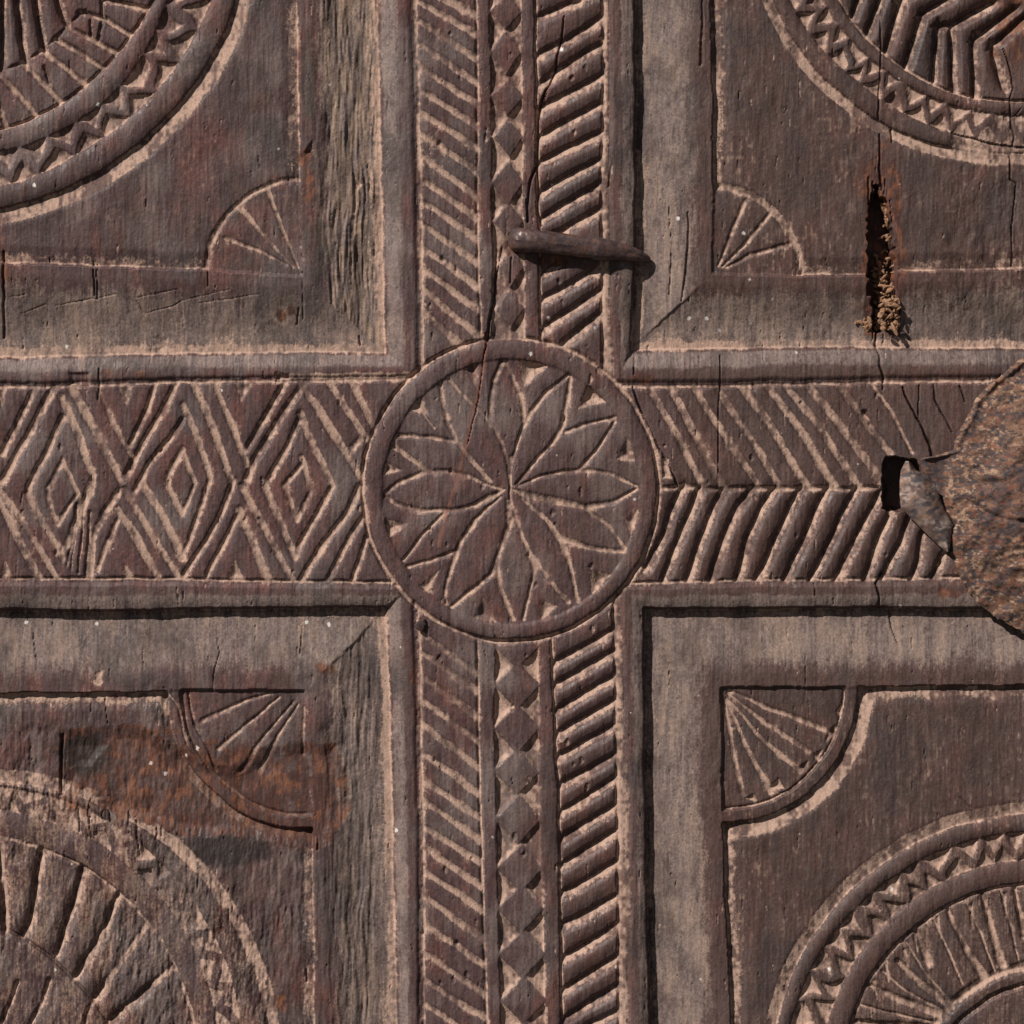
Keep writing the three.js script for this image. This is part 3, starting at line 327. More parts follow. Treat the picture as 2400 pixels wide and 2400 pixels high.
// ---------------------------------------------------------------- final height, with hand-work and weathering
const H = new Float32Array(NN); const erode = (x, y) => 0.85 * sm(0.45, 0.75, fbm(x / 70, y / 90, 79) * 0.75 + 0.5 * sm(320, 40, Math.hypot(x - 450, y - 2260)) + 0.3 * sm(160, 60, Math.hypot((x - 60) * 0.6, y - 1890)));
for (let j = 0; j < N; j++) for (let i = 0; i < N; i++) {
  const k = j * N + i, x = X[i], y = X[j], key = regs[R[k]].key;
  let n = (vn(x / 70, y / 90, 21) - 0.5) * 3 + (vn(x / 17, y / 30, 22) - 0.5) * 1.7 + (vn(x / 5, y / 40, 23) - 0.5) * 0.8 + (vn(x / 4, y / 6, 24) - 0.5) * 0.5;
  if (key === 'TLmv' || key === 'BLmv') { const a = key === 'TLmv' ? 1 : 0.5, e = sm(720, 790, x) * (1 - sm(870, 900, x)); const pm = sm(0.3, 0.65, fbm(x / 50, y / 150, 35)); n += a * e * ((fbm((x + 14 * (vn(x / 40, y / 90, 37) - 0.5)) / 9, y / 150, 31) - 0.5) * (5 + 12 * pm) + (vn(x / 4.5, y / 34, 34) - 0.5) * 3 + (fbm(x / 14, y / 22, 38) - 0.5) * 5 * pm); }
  if (key === 'BLfield' || key === 'BLctr' || key === 'BLzz' || key === 'BLob') n += (fbm(x / 8, y / 30, 36) - 0.5) * 4.5;
  const wear = 0.22 + 0.5 * vn(x / 50, y / 60, 77); const er = key.startsWith('BL') ? erode(x, y) : key.startsWith('TR') ? 0.8 * sm(2215, 2260, x + (vn(x / 30, y / 30, 78) - 0.5) * 40) * sm(230, 290, y) : 0, dome = key === 'ros' ? 1.3 : key === 'Lband' ? 0.9 : key.endsWith('fan') || key === 'Rband' ? 0.7 : 0.2; H[k] = Bs[k] - ((C[k] * 0.3 + Cs[k] * 0.7) + wear * Cw[k] * 0.9 + dome * Cx[k]) * (1 - er) - er * 4 - C2[k] + n * (1 + 1.2 * er);
}

// ---------------------------------------------------------------- pieces: islands between the cuts
const lab = new Int32Array(NN).fill(-1), pieces = [];
const bodyOf = {}; const bodyLabel = p => bodyOf[p] ??= (pieces.push({ part: p, piece: null }), pieces.length - 1);
const oneOf = {}, stack = new Int32Array(NN);
for (let k = 0; k < NN; k++) {
  if (lab[k] >= 0) continue; const g = regs[R[k]];
  if (g.how === '') { lab[k] = bodyLabel(g.part); continue; }
  if (g.how === 'one') { const key = g.key; oneOf[key] ??= (pieces.push({ part: g.part, piece: g.piece }), pieces.length - 1); lab[k] = oneOf[key]; continue; }
  if (G[k]) { lab[k] = bodyLabel(g.part); continue; }
  let top = 0, cnt = 0; const id = pieces.length; stack[top++] = k; lab[k] = id; const list = [];
  while (top) {
    const c = stack[--top]; cnt++; list.push(c); const i = c % N, j = (c / N) | 0;
    for (const nb of [i > 0 ? c - 1 : -1, i < N - 1 ? c + 1 : -1, j > 0 ? c - N : -1, j < N - 1 ? c + N : -1]) if (nb >= 0 && lab[nb] < 0 && R[nb] === R[k] && !G[nb]) { lab[nb] = id; stack[top++] = nb; }
  }
  if (cnt < 90) { const b = bodyLabel(g.part); for (const c of list) lab[c] = b; } else pieces.push({ part: g.part, piece: g.piece });
}

// ---------------------------------------------------------------- colour and fine relief of the wood
const T = 2048, SPAN = HI - LO, colData = new Uint8Array(T * T * 4), bmpData = new Uint8Array(T * T * 4), rghData = new Uint8Array(T * T * 4);
const encT = new Uint8Array(4097); for (let n = 0; n <= 4096; n++) { const v = n / 4096; encT[n] = Math.round(255 * (v <= 0.0031308 ? 12.92 * v : 1.055 * Math.pow(v, 1 / 2.4) - 0.055)); }
const enc = v => encT[v <= 0 ? 0 : v >= 1 ? 4096 : (v * 4096) | 0];
const ixT = new Int32Array(T), fxT = new Float32Array(T);
for (let t = 0; t < T; t++) { const p = LO + (t + 0.5) / T * SPAN; let i = Math.min(N - 2, Math.max(0, idx(p) - 1)); ixT[t] = i; fxT[t] = sat((p - X[i]) / (X[i + 1] - X[i])); }
const specks = []; for (let n = 0; n < 36; n++) specks.push([rnd() * 2400, rnd() * 2400, 1.2 + rnd() * 2, rnd() * 0.8]);
for (const p of [z20(1235, 1545), z20(1700, 1650), z20(410, 350), z21(315, 500), z21(190, 755), z21(1440, 500), z21(1315, 500), z02(170, 845), z02(675, 855), z12(510, 860), z12(350, 845), z13(990, 565), z01(460, 700), z03(1060, 90), z03(1165, 165), z02(1390, 1735), z33(1000, 985), z33(555, 1550), z00(690, 740), z00(240, 1310)]) specks.push([p[0][0], p[0][1], 4, 0.9]);
const spMap = new Float32Array(T * T);
for (const [x, y, r, a] of specks) { const s = T / SPAN, cx = (x - LO) * s, cy = (HI - y) * s, rr = r * s; for (let v = Math.floor(cy - rr - 1); v <= cy + rr + 1; v++) for (let u = Math.floor(cx - rr - 1); u <= cx + rr + 1; u++) { const e = Math.hypot((u - cx), (v - cy) * 0.8) / rr + (hash(u, v, 5) - 0.5) * 0.7; if (e < 1 && u >= 0 && v >= 0 && u < T && v < T) spMap[v * T + u] = 0.35 + 0.6 * a; } }
const rustSpots = [[390, 1800, 260, 95], [560, 1800, 110, 90], [230, 1760, 110, 60], [300, 1880, 190, 50], [640, 1880, 60, 90], [245, 880, 30, 22], [330, 880, 26, 14], [2060, 420, 70, 110], [2075, 640, 80, 120], [8, 640, 12, 60], [1500, 885, 45, 22], [760, 1570, 40, 22], [1175, 1440, 24, 26], [2230, 1390, 40, 16], [715, 365, 22, 30], [725, 430, 22, 60], [745, 1930, 14, 70], [752, 2330, 10, 34], [965, 1580, 12, 46], [2370, 60, 60, 120], [680, 730, 16, 18], [655, 735, 14, 20], [655, 2350, 30, 26], [1200, 585, 34, 40], [1300, 612, 90, 18]];
const streak = zR(800, 0, 800, 90, 780, 250, 735, 460, 690, 660, 640, 850, 580, 1050, 500, 1350);
const darkW = [0.08, 0.0455, 0.0435], red = [0.132, 0.052, 0.042], grey = [0.2, 0.153, 0.139], tan = [0.3, 0.204, 0.145], rustC = [0.23, 0.085, 0.038], rustD = [0.06, 0.025, 0.019], white = [0.66, 0.62, 0.58];
const FL = regs.map(({ key: q }) => ({ panel: /(field|ob|fan|fring)$/.test(q) ? 1 : 0, warm: /(mv|mh)$/.test(q) ? 1 : 0, rough: q === 'TLmv' ? 1 : 0, worn: /^BL(ctr|zz|ob|ib)$/.test(q) ? 1 : /^BR(ctr|zz)$/.test(q) ? 0.6 : 0 }));
const T4 = T / 4, low = [[130, 200, 41], [90, 120, 52], [60, 90, 57], [30, 110, 58], [28, 80, 44]].map(([a, c, e]) => { const m = new Float32Array((T4 + 1) * (T4 + 1)); for (let v = 0; v <= T4; v++) for (let u = 0; u <= T4; u++) m[v * (T4 + 1) + u] = fbm((LO + u / T4 * SPAN) / a, (HI - v / T4 * SPAN) / c, e); return m; });
const inPoly = (p, x, y) => { let c = false; for (let a = 0, b = p.length - 1; a < p.length; b = a++) if ((p[a][1] > y) !== (p[b][1] > y) && x < (p[b][0] - p[a][0]) * (y - p[a][1]) / (p[b][1] - p[a][1]) + p[a][0]) c = !c; return c; };
const rustMap = new Float32Array((T4 + 1) * (T4 + 1)); for (let v = 0; v <= T4; v++) for (let u = 0; u <= T4; u++) { const px = LO + u / T4 * SPAN, py = HI - v / T4 * SPAN; let ru = 0; for (const [cx, cy, p, q] of rustSpots) ru = Math.max(ru, 1.15 - Math.hypot((px - cx) / p, (py - cy) / q)); if (px < 860 && py > 1680 && py < 2010 && inPoly(GOUGE, px, py)) ru = Math.max(ru, 0.72); if (px > 2030 && px < 2116 && py > 400 && py < 790) ru = Math.max(ru, 0.75); rustMap[v * (T4 + 1) + u] = ru; }
let r = 0, g = 0, b = 0; const mix = (c, a) => { r += (c[0] - r) * a; g += (c[1] - g) * a; b += (c[2] - b) * a; };
for (let v = 0; v < T; v++) for (let u = 0; u < T; u++) {
  const px = LO + (u + 0.5) / T * SPAN, py = HI - (v + 0.5) / T * SPAN, tv = T - 1 - v;
  const i = ixT[u], fx = fxT[u], j = ixT[tv], fy = fxT[tv], k = j * N + i, w00 = (1 - fx) * (1 - fy), w10 = fx * (1 - fy), w01 = (1 - fx) * fy, w11 = fx * fy;
  const dd = D[k] * w00 + D[k + 1] * w10 + D[k + N] * w01 + D[k + N + 1] * w11, dw = Dw[k], we = WE[k] * w00 + WE[k + 1] * w10 + WE[k + N] * w01 + WE[k + N + 1] * w11, f = FL[R[k + (fx > 0.5 ? 1 : 0) + (fy > 0.5 ? N : 0)]];
  const lu = (u + 0.5) / 4, lv = (v + 0.5) / 4, l0 = (lv | 0) * (T4 + 1) + (lu | 0), lx = lu - (lu | 0), ly = lv - (lv | 0), lo = m => (m[l0] * (1 - lx) + m[l0 + 1] * lx) * (1 - ly) + (m[l0 + T4 + 1] * (1 - lx) + m[l0 + T4 + 2] * lx) * ly;
  const big = lo(low[0]), mid = lo(low[4]), fib = vn(px / 2.8, py / 30, 47), fib2 = vn(px / 6, py / 60, 48), gr = 0.6 * vn(px / 1.9, py / 2.2, 49) + 0.4 * vn(px / 3.4, py / 4.4, 53), gr2 = vn(px / 7, py / 9, 50);
  r = darkW[0]; g = darkW[1]; b = darkW[2];
  const east = sm(1100, 1700, px + (big - 0.5) * 900);
  mix(red, sm(0.42, 0.75, mid * 0.6 + big * 0.4 + (gr2 - 0.5) * 0.12) * 0.8); mix(grey, sm(0.46, 0.75, lo(low[1]) + (fib2 - 0.5) * 0.14) * (0.46 - 0.3 * east)); mix([0.08, 0.045, 0.036], east * 0.6);  // grey wood tone, partly sky sheen painted as colour, stronger to the left
  if (f.panel) { mix(tan, sm(0.6, 0.8, gr2 * 0.42 + fib * 0.2 + fib2 * 0.15 + big * 0.28) * (0.3 + 0.2 * east)); mix([0.05, 0.034, 0.03], sm(0.46, 0.68, lo(low[2]) + (gr2 - 0.5) * 0.16 + (fib - 0.5) * 0.12) * 0.55); }
  if (we > 0) { const a = sm(0.2, 0.75, we * 0.75 + (fib - 0.5) * 0.22 + (gr2 - 0.5) * 0.22 + (gr - 0.5) * 0.3 + (mid - 0.5) * 0.7); mix(grey, a * 0.7); mix(tan, a * sm(0.3, 0.8, fib2 * 0.3 + mid * 0.45 + gr * 0.25) * (f.warm ? 0.5 : 0.2)); mix([0.075, 0.05, 0.043], sm(0.55, 0.75, lo(low[2]) + (fib2 - 0.5) * 0.15) * 0.6); if (f.rough) mix(tan, a * sm(0.5, 0.9, we) * sm(0.3, 0.6, fib2 * 0.5 + lo(low[3]) * 0.5) * 0.75); if (f.rough) mix([0.07, 0.05, 0.042], sm(0.54, 0.68, lo(low[3]) + (fib2 - 0.5) * 0.2) * 0.8); }
  if (f.worn) mix(tan, sm(0.46, 0.72, fib * 0.25 + gr * 0.3 + gr2 * 0.2 + mid * 0.3) * 0.55 * f.worn);
  const blot = sm(0.52, 0.72, lo(low[1]) * 0.5 + big * 0.5 + (gr2 - 0.5) * 0.16); mix([0.042, 0.031, 0.031], blot * 0.6); const tone = 0.74 + 0.22 * fib + 0.24 * (fib2 - 0.5) + 0.62 * (gr - 0.5) + 0.25 * gr2 * 0.5; r *= tone; g *= tone; b *= tone;
  if (fib > 0.84 && gr2 > 0.55) { r *= 0.62; g *= 0.6; b *= 0.6; }
  const dm = Math.max(dd * 0.92, dw * 0.78);
  if (dm > 0.02) { const a = sm(0.26, 0.68, dm + (gr - 0.5) * 0.42 + (gr2 - 0.5) * 0.2 + (fib - 0.5) * 0.12 + (mid - 0.5) * 0.55), t = 0.7 + 0.42 * gr + 0.2 * gr2, da = 0.14 + 0.78 * sm(0.3, 0.6, lo(low[3]) * 0.5 + lo(low[2]) * 0.5 + (gr2 - 0.5) * 0.3 + (fib2 - 0.5) * 0.15); r += (0.375 * t - r) * a * da; g += (0.25 * t - g) * a * da; b += (0.193 * t - b) * a * da; }
  const ru = lo(rustMap);
  if (ru > 0) { const n1 = fbm(px / 22, py / 30, 61), n2 = fbm(px / 6, py / 16, 64), a = sm(0.2, 0.6, ru * 0.75 + (n1 - 0.5) * 0.7 + (gr2 - 0.5) * 0.3); const n3 = fbm(px / 50, py / 36, 67); mix(rustD, a * (0.68 + 0.25 * sm(0.35, 0.6, n3))); mix(rustC, a * sm(0.46, 0.68, n2 * 0.5 + n1 * 0.25 + (1 - n3) * 0.25) * 0.55); }
  if (px > 1010 && px < 1150 && py > 780 && py < 1300) { for (let n = 0; n < streak.length - 1; n++) { const [ax, ay] = streak[n], [bx, by] = streak[n + 1]; if (py >= ay && py < by) { const e = Math.abs(px - ax - (bx - ax) * (py - ay) / (by - ay)) / (4 + 4 * gr2); mix([0.19, 0.075, 0.048], sm(1.2, 0.4, e + (fib - 0.5) * 0.7 + (mid - 0.5)) * 0.6); } } }
  const bs = Math.hypot((px - 545) / 125, (py - 1992) / 40), bh2 = Math.hypot((px - 195) / 60, (py - 1772) / 48), bb = Math.min(bs, bh2); if (bb < 1.4) mix([0.028, 0.02, 0.018], sm(1.15, 0.7, bb + (mid - 0.5) * 0.8 + (gr2 - 0.5) * 0.4) * 0.85);
  if (spMap[v * T + u] > 0) mix(white, spMap[v * T + u] * 0.9);
  const o = 4 * (v * T + u); colData[o] = enc(r); colData[o + 1] = enc(g); colData[o + 2] = enc(b); colData[o + 3] = 255;
  const bh = 115 + 70 * (fib - 0.5) + 90 * (gr - 0.5) + 60 * (gr2 - 0.5) + 40 * (fib2 - 0.5) - (fib > 0.84 && gr2 > 0.55 ? 40 : 0) + (dm > 0.4 ? 60 * (gr - 0.5) : 0);
  bmpData[o] = bmpData[o + 1] = bmpData[o + 2] = bh < 0 ? 0 : bh > 255 ? 255 : bh; bmpData[o + 3] = 255;
  const rg = 158 + 60 * (gr2 - 0.5) + 50 * (fib2 - 0.5) + (dd > 0.4 ? 80 : 0) + (we > 0.6 && f.warm ? 40 : 0); rghData[o] = rghData[o + 1] = rghData[o + 2] = rg > 255 ? 255 : rg; rghData[o + 3] = 255;
}
const tex = (d, n, srgb) => { const t = new THREE.DataTexture(d, n, n, THREE.RGBAFormat); t.magFilter = THREE.LinearFilter; t.minFilter = THREE.LinearMipmapLinearFilter; t.generateMipmaps = true; if (srgb) t.colorSpace = THREE.SRGBColorSpace; t.needsUpdate = true; return t; };
const wood = new THREE.MeshPhysicalMaterial({ specularIntensity: 0.65, map: tex(colData, T, true), bumpMap: tex(bmpData, T), bumpScale: 0.00032, roughnessMap: tex(rghData, T), roughness: 1, metalness: 0 });
wood.name = 'old carved wood';
const plain = new THREE.MeshStandardMaterial({ color: new THREE.Color(0.05, 0.034, 0.028), roughness: 0.9 });

// ---------------------------------------------------------------- meshes
const door = new THREE.Group(); door.name = 'carved_door'; door.position.copy(P(1200, HI, -70)); scene.add(door);
door.userData = { label: 'old dark carved wooden door with rosette, panels and dusty herringbone strips', category: 'door', kind: 'thing' };
const nrm = new Float32Array(NN * 3);
for (let j = 0; j < N; j++) for (let i = 0; i < N; i++) {
  const k = j * N + i, i0 = Math.max(0, i - 1), i1 = Math.min(N - 1, i + 1), j0 = Math.max(0, j - 1), j1 = Math.min(N - 1, j + 1);
  const gx = (H[j * N + i1] - H[j * N + i0]) / (X[i1] - X[i0]), gy = -(H[j1 * N + i] - H[j0 * N + i]) / (X[j1] - X[j0]), l = 1 / Math.hypot(gx, gy, 1);
  nrm[3 * k] = -gx * l; nrm[3 * k + 1] = -gy * l; nrm[3 * k + 2] = l;
}
const count = new Int32Array(pieces.length + 1); for (let j = 0; j < N - 1; j++) for (let i = 0; i < N - 1; i++) count[lab[j * N + i] + 1]++;
for (let n = 0; n < pieces.length; n++) count[n + 1] += count[n];
const order = new Int32Array((N - 1) * (N - 1)), fill = count.slice(); for (let j = 0; j < N - 1; j++) for (let i = 0; i < N - 1; i++) order[fill[lab[j * N + i]]++] = j * N + i;
const vmap = new Int32Array(NN).fill(-1), off = door.position;
function patch(n) {
  const q0 = count[n], q1 = count[n + 1], verts = [], index = new Uint32Array((q1 - q0) * 6); let w = 0;
  const at = k => { if (vmap[k] < 0) { vmap[k] = verts.length; verts.push(k); } return vmap[k]; };
  for (let q = q0; q < q1; q++) {
    const k = order[q], a = at(k), b = at(k + 1), c = at(k + N), d = at(k + N + 1);
    if (Math.abs(H[k] - H[k + N + 1]) < Math.abs(H[k + 1] - H[k + N])) { index[w++] = a; index[w++] = c; index[w++] = d; index[w++] = a; index[w++] = d; index[w++] = b; }
    else { index[w++] = a; index[w++] = c; index[w++] = b; index[w++] = b; index[w++] = c; index[w++] = d; }
  }
  const pos = new Float32Array(verts.length * 3), no = new Float32Array(verts.length * 3), uv = new Float32Array(verts.length * 2);
  verts.forEach((k, m) => { const x = X[k % N], y = X[(k / N) | 0]; pos[3 * m] = (x - 1200) * S - off.x; pos[3 * m + 1] = (1200 - y) * S - off.y; pos[3 * m + 2] = H[k] * S - off.z; no[3 * m] = nrm[3 * k]; no[3 * m + 1] = nrm[3 * k + 1]; no[3 * m + 2] = nrm[3 * k + 2]; uv[2 * m] = (x - LO) / SPAN; uv[2 * m + 1] = (HI - y) / SPAN; vmap[k] = -1; });
  const g = new THREE.BufferGeometry(); g.setAttribute('position', new THREE.BufferAttribute(pos, 3)); g.setAttribute('normal', new THREE.BufferAttribute(no, 3)); g.setAttribute('uv', new THREE.BufferAttribute(uv, 2)); g.setIndex(new THREE.BufferAttribute(index, 1));
  return g;
}
const PART = { stileU: ['stile', 'stile above the rosette with the bent nail'], stileV: ['stile', 'stile below the rosette'], railL: ['rail', 'rail carved with nested diamonds'], railR: ['rail', 'rail carved with chevron slats'], rosette: ['rosette', 'round twelve-petalled rosette'], panelTL: ['panel', ''], panelTR: ['panel', 'panel split by a rotted slot'], panelBL: ['panel', 'rust-stained worn panel'], panelBR: ['panel', ''], rail: ['rail', ''] };
const partMesh = {};
const mesh = (g, m, name, parent) => { const o = new THREE.Mesh(g, m); o.name = name; o.castShadow = o.receiveShadow = true; parent.add(o); return o; };
for (const p in bodyOf) if (count[bodyOf[p] + 1] > count[bodyOf[p]]) { const o = mesh(patch(bodyOf[p]), wood, PART[p][0], door); if (PART[p][1]) o.userData.label = PART[p][1]; partMesh[p] = o; }
pieces.forEach((pc, n) => { if (pc.piece && count[n + 1] > count[n]) { if (!partMesh[pc.part]) { const o = new THREE.Group(); o.name = PART[pc.part][0]; if (PART[pc.part][1]) o.userData.label = PART[pc.part][1]; door.add(o); partMesh[pc.part] = o; } mesh(patch(n), wood, pc.piece, partMesh[pc.part]); } });
{ // the board that the carving is cut from
  const w = SPAN * S, gs = []; const bx = (sx, sy, sz, x, y, z) => { const g = new THREE.BoxGeometry(sx, sy, sz); g.translate(x, y, z); gs.push(g); };
  bx(w, w, 0.012, 0, w / 2, -0.0062);
  bx(0.004, w, 0.0125, -w / 2 - 0.0021, w / 2, 0.00615); bx(0.004, w, 0.0125, w / 2 + 0.0021, w / 2, 0.00615); bx(w + 0.008, 0.004, 0.0125, 0, w + 0.0021, 0.00615); bx(w + 0.008, 0.004, 0.0125, 0, -0.0021, 0.00615);
  mesh(mergeGeometries(gs), plain, 'backing_board', door);
}
const surf = (x, y) => H[idx(y) * N + idx(x)];

// ---------------------------------------------------------------- iron
function ironTex(n, seedN, cols, sc) {
  const d = new Uint8Array(n * n * 4), b = new Uint8Array(n * n * 4);
  for (let v = 0; v < n; v++) for (let u = 0; u < n; u++) {
    const o = 4 * (v * n + u), x = u * sc, y = v * sc, a = fbm(x / 22, y / 18, seedN) * 0.75 + fbm(x / 5, y / 5, seedN + 3) * 0.25, c = fbm(x / 8, y / 6, seedN + 5), e = 0.5 * vn(x / 1.6, y / 1.6, seedN + 9) + 0.5 * vn(x / 3.6, y / 3, seedN + 10), f = fbm(x / 60, y / 60, seedN + 12);
    let q = cols[0].slice(); const mix = (m, t) => { for (let z = 0; z < 3; z++) q[z] += (m[z] - q[z]) * t; };
    mix(cols[1], sm(0.42, 0.6, a)); mix(cols[2], sm(0.52, 0.68, c) * sm(0.36, 0.56, f)); mix(cols[3], sm(0.54, 0.66, fbm(x / 8, y / 5, seedN + 20)) * 0.85); mix(cols[4], sm(0.56, 0.74, fbm(x / 9, y / 7, seedN + 30)) * 0.7);
    const t = 0.5 + 1.0 * e; d[o] = enc(q[0] * t); d[o + 1] = enc(q[1] * t); d[o + 2] = enc(q[2] * t); d[o + 3] = 255;
    b[o] = b[o + 1] = b[o + 2] = Math.max(0, Math.min(255, 120 + 110 * (c - 0.5) + 90 * (e - 0.5))); b[o + 3] = 255;
  }
  const w = t => { t.wrapS = t.wrapT = THREE.RepeatWrapping; return t; };
  return { map: w(tex(d, n, true)), bumpMap: w(tex(b, n)) };
}
const rustIron = new THREE.MeshStandardMaterial({ ...ironTex(512, 101, [[0.07, 0.042, 0.037], [0.15, 0.078, 0.048], [0.28, 0.175, 0.115], [0.03, 0.025, 0.03], [0.16, 0.058, 0.032]], 0.9), bumpScale: 0.00018, roughness: 0.82, metalness: 0.15 });
const flapIron = new THREE.MeshStandardMaterial({ ...ironTex(256, 151, [[0.12, 0.08, 0.07], [0.19, 0.12, 0.09], [0.29, 0.22, 0.19], [0.05, 0.045, 0.05], [0.2, 0.1, 0.06]], 0.9), bumpScale: 0.0002, roughness: 0.75, metalness: 0.15 });
const nailIron = new THREE.MeshStandardMaterial({ ...ironTex(256, 201, [[0.075, 0.047, 0.044], [0.092, 0.055, 0.05], [0.13, 0.072, 0.055], [0.05, 0.037, 0.038], [0.12, 0.06, 0.043]], 0.5), bumpScale: 0.0002, roughness: 0.4, metalness: 0.3 });
function shell(rows, uvScale = 1 / 512) { // closed skin over rows of points
  const nR = rows.length, nC = rows[0].length, pos = [], uv = [], ix = [];
  for (const r of rows) for (const p of r) { const v = P(p[0], p[1], p[2]); pos.push(v.x, v.y, v.z); uv.push(p[0] * uvScale, p[1] * uvScale); }
  for (let a = 0; a < nR - 1; a++) for (let b = 0; b < nC - 1; b++) { const k = a * nC + b; ix.push(k, k + nC, k + 1, k + 1, k + nC, k + nC + 1); }
  const g = new THREE.BufferGeometry(); g.setAttribute('position', new THREE.Float32BufferAttribute(pos, 3)); g.setAttribute('uv', new THREE.Float32BufferAttribute(uv, 2)); g.setIndex(ix); g.computeVertexNormals(); return g;
}
{ // long bent nail
  const path = new THREE.CatmullRomCurve3([[1220, 563, -30], [1217, 562, -10], [1222, 563, 5], [1240, 565, 12], [1280, 569, 13], [1340, 576, 12], [1400, 583, 9], [1450, 590, 3], [1495, 599, -6], [1526, 608, -17]].map(p => new THREE.Vector3(...p)));
  const rad = t => t < 0.12 ? 22 + 20 * t : t < 0.65 ? 29 + 1.5 * Math.sin(t * 9) : 29.5 * Math.pow(Math.max(0, 1 - (t - 0.65) / 0.35), 0.6) + 1.2;
  const rows = []; for (let a = 0; a <= 90; a++) {
    const t = a / 90, c = path.getPoint(t), tg = path.getTangent(t), up = new THREE.Vector3(0.1, -1, 0.1).cross(tg).normalize(), si = tg.clone().cross(up).normalize(), row = [];
    for (let b = 0; b <= 40; b++) { const an = b / 40 * Math.PI * 2, sq = 1 / Math.pow(Math.pow(Math.abs(Math.cos(an)), 2.6) + Math.pow(Math.abs(Math.sin(an)), 2.6), 1 / 2.6), r = (a === 90 ? 0.4 : rad(t)) * (0.93 * sq) * (1 + (fbm(t * 22, (b % 40) * 0.35, 301) - 0.5) * 0.16); row.push([c.x + (up.x * Math.cos(an) * 0.92 + si.x * Math.sin(an)) * r, c.y + (up.y * Math.cos(an) * 0.92 + si.y * Math.sin(an)) * r, c.z + (up.z * Math.cos(an) * 0.92 + si.z * Math.sin(an)) * r]); }
    rows.push(row);
  }
  const o = mesh(shell(rows, 1 / 256), nailIron, 'bent_nail', scene); const c = P(1206, 562, 0); o.geometry.translate(-c.x, -c.y, -c.z); o.position.copy(c);
  o.userData = { label: 'long dark iron nail bent flat to the right across the stile above the rosette', category: 'nail' };
}
{ // small rusted nail at the lower left of the rosette
  const rows = []; for (let a = 0; a <= 10; a++) { const t = a / 10, r = [3, 8, 11.5, 13, 13, 12, 11, 10, 10, 9, 9][a], z = [9, 8.6, 7.5, 5, 2, 0, -3, -7, -12, -18, -24][a], row = []; for (let b = 0; b <= 24; b++) { const an = -b / 24 * Math.PI * 2, q = r * (1 + (vn((b % 24) * 0.8, a * 0.6, 311) - 0.5) * 0.5); row.push([986 + q * Math.cos(an), 1463 + q * 1.15 * Math.sin(an), z]); } rows.push(row); }
  rows.unshift(rows[0].map(() => [986, 1463, 9.3]));
  const o = mesh(shell(rows, 1 / 256), nailIron, 'nail_head', scene); const c = P(986, 1463, 0); o.geometry.translate(-c.x, -c.y, -c.z); o.position.copy(c);
  o.userData = { label: 'tiny rusted nail head set in the wood just below the rosette rim, left side', category: 'nail' };
}
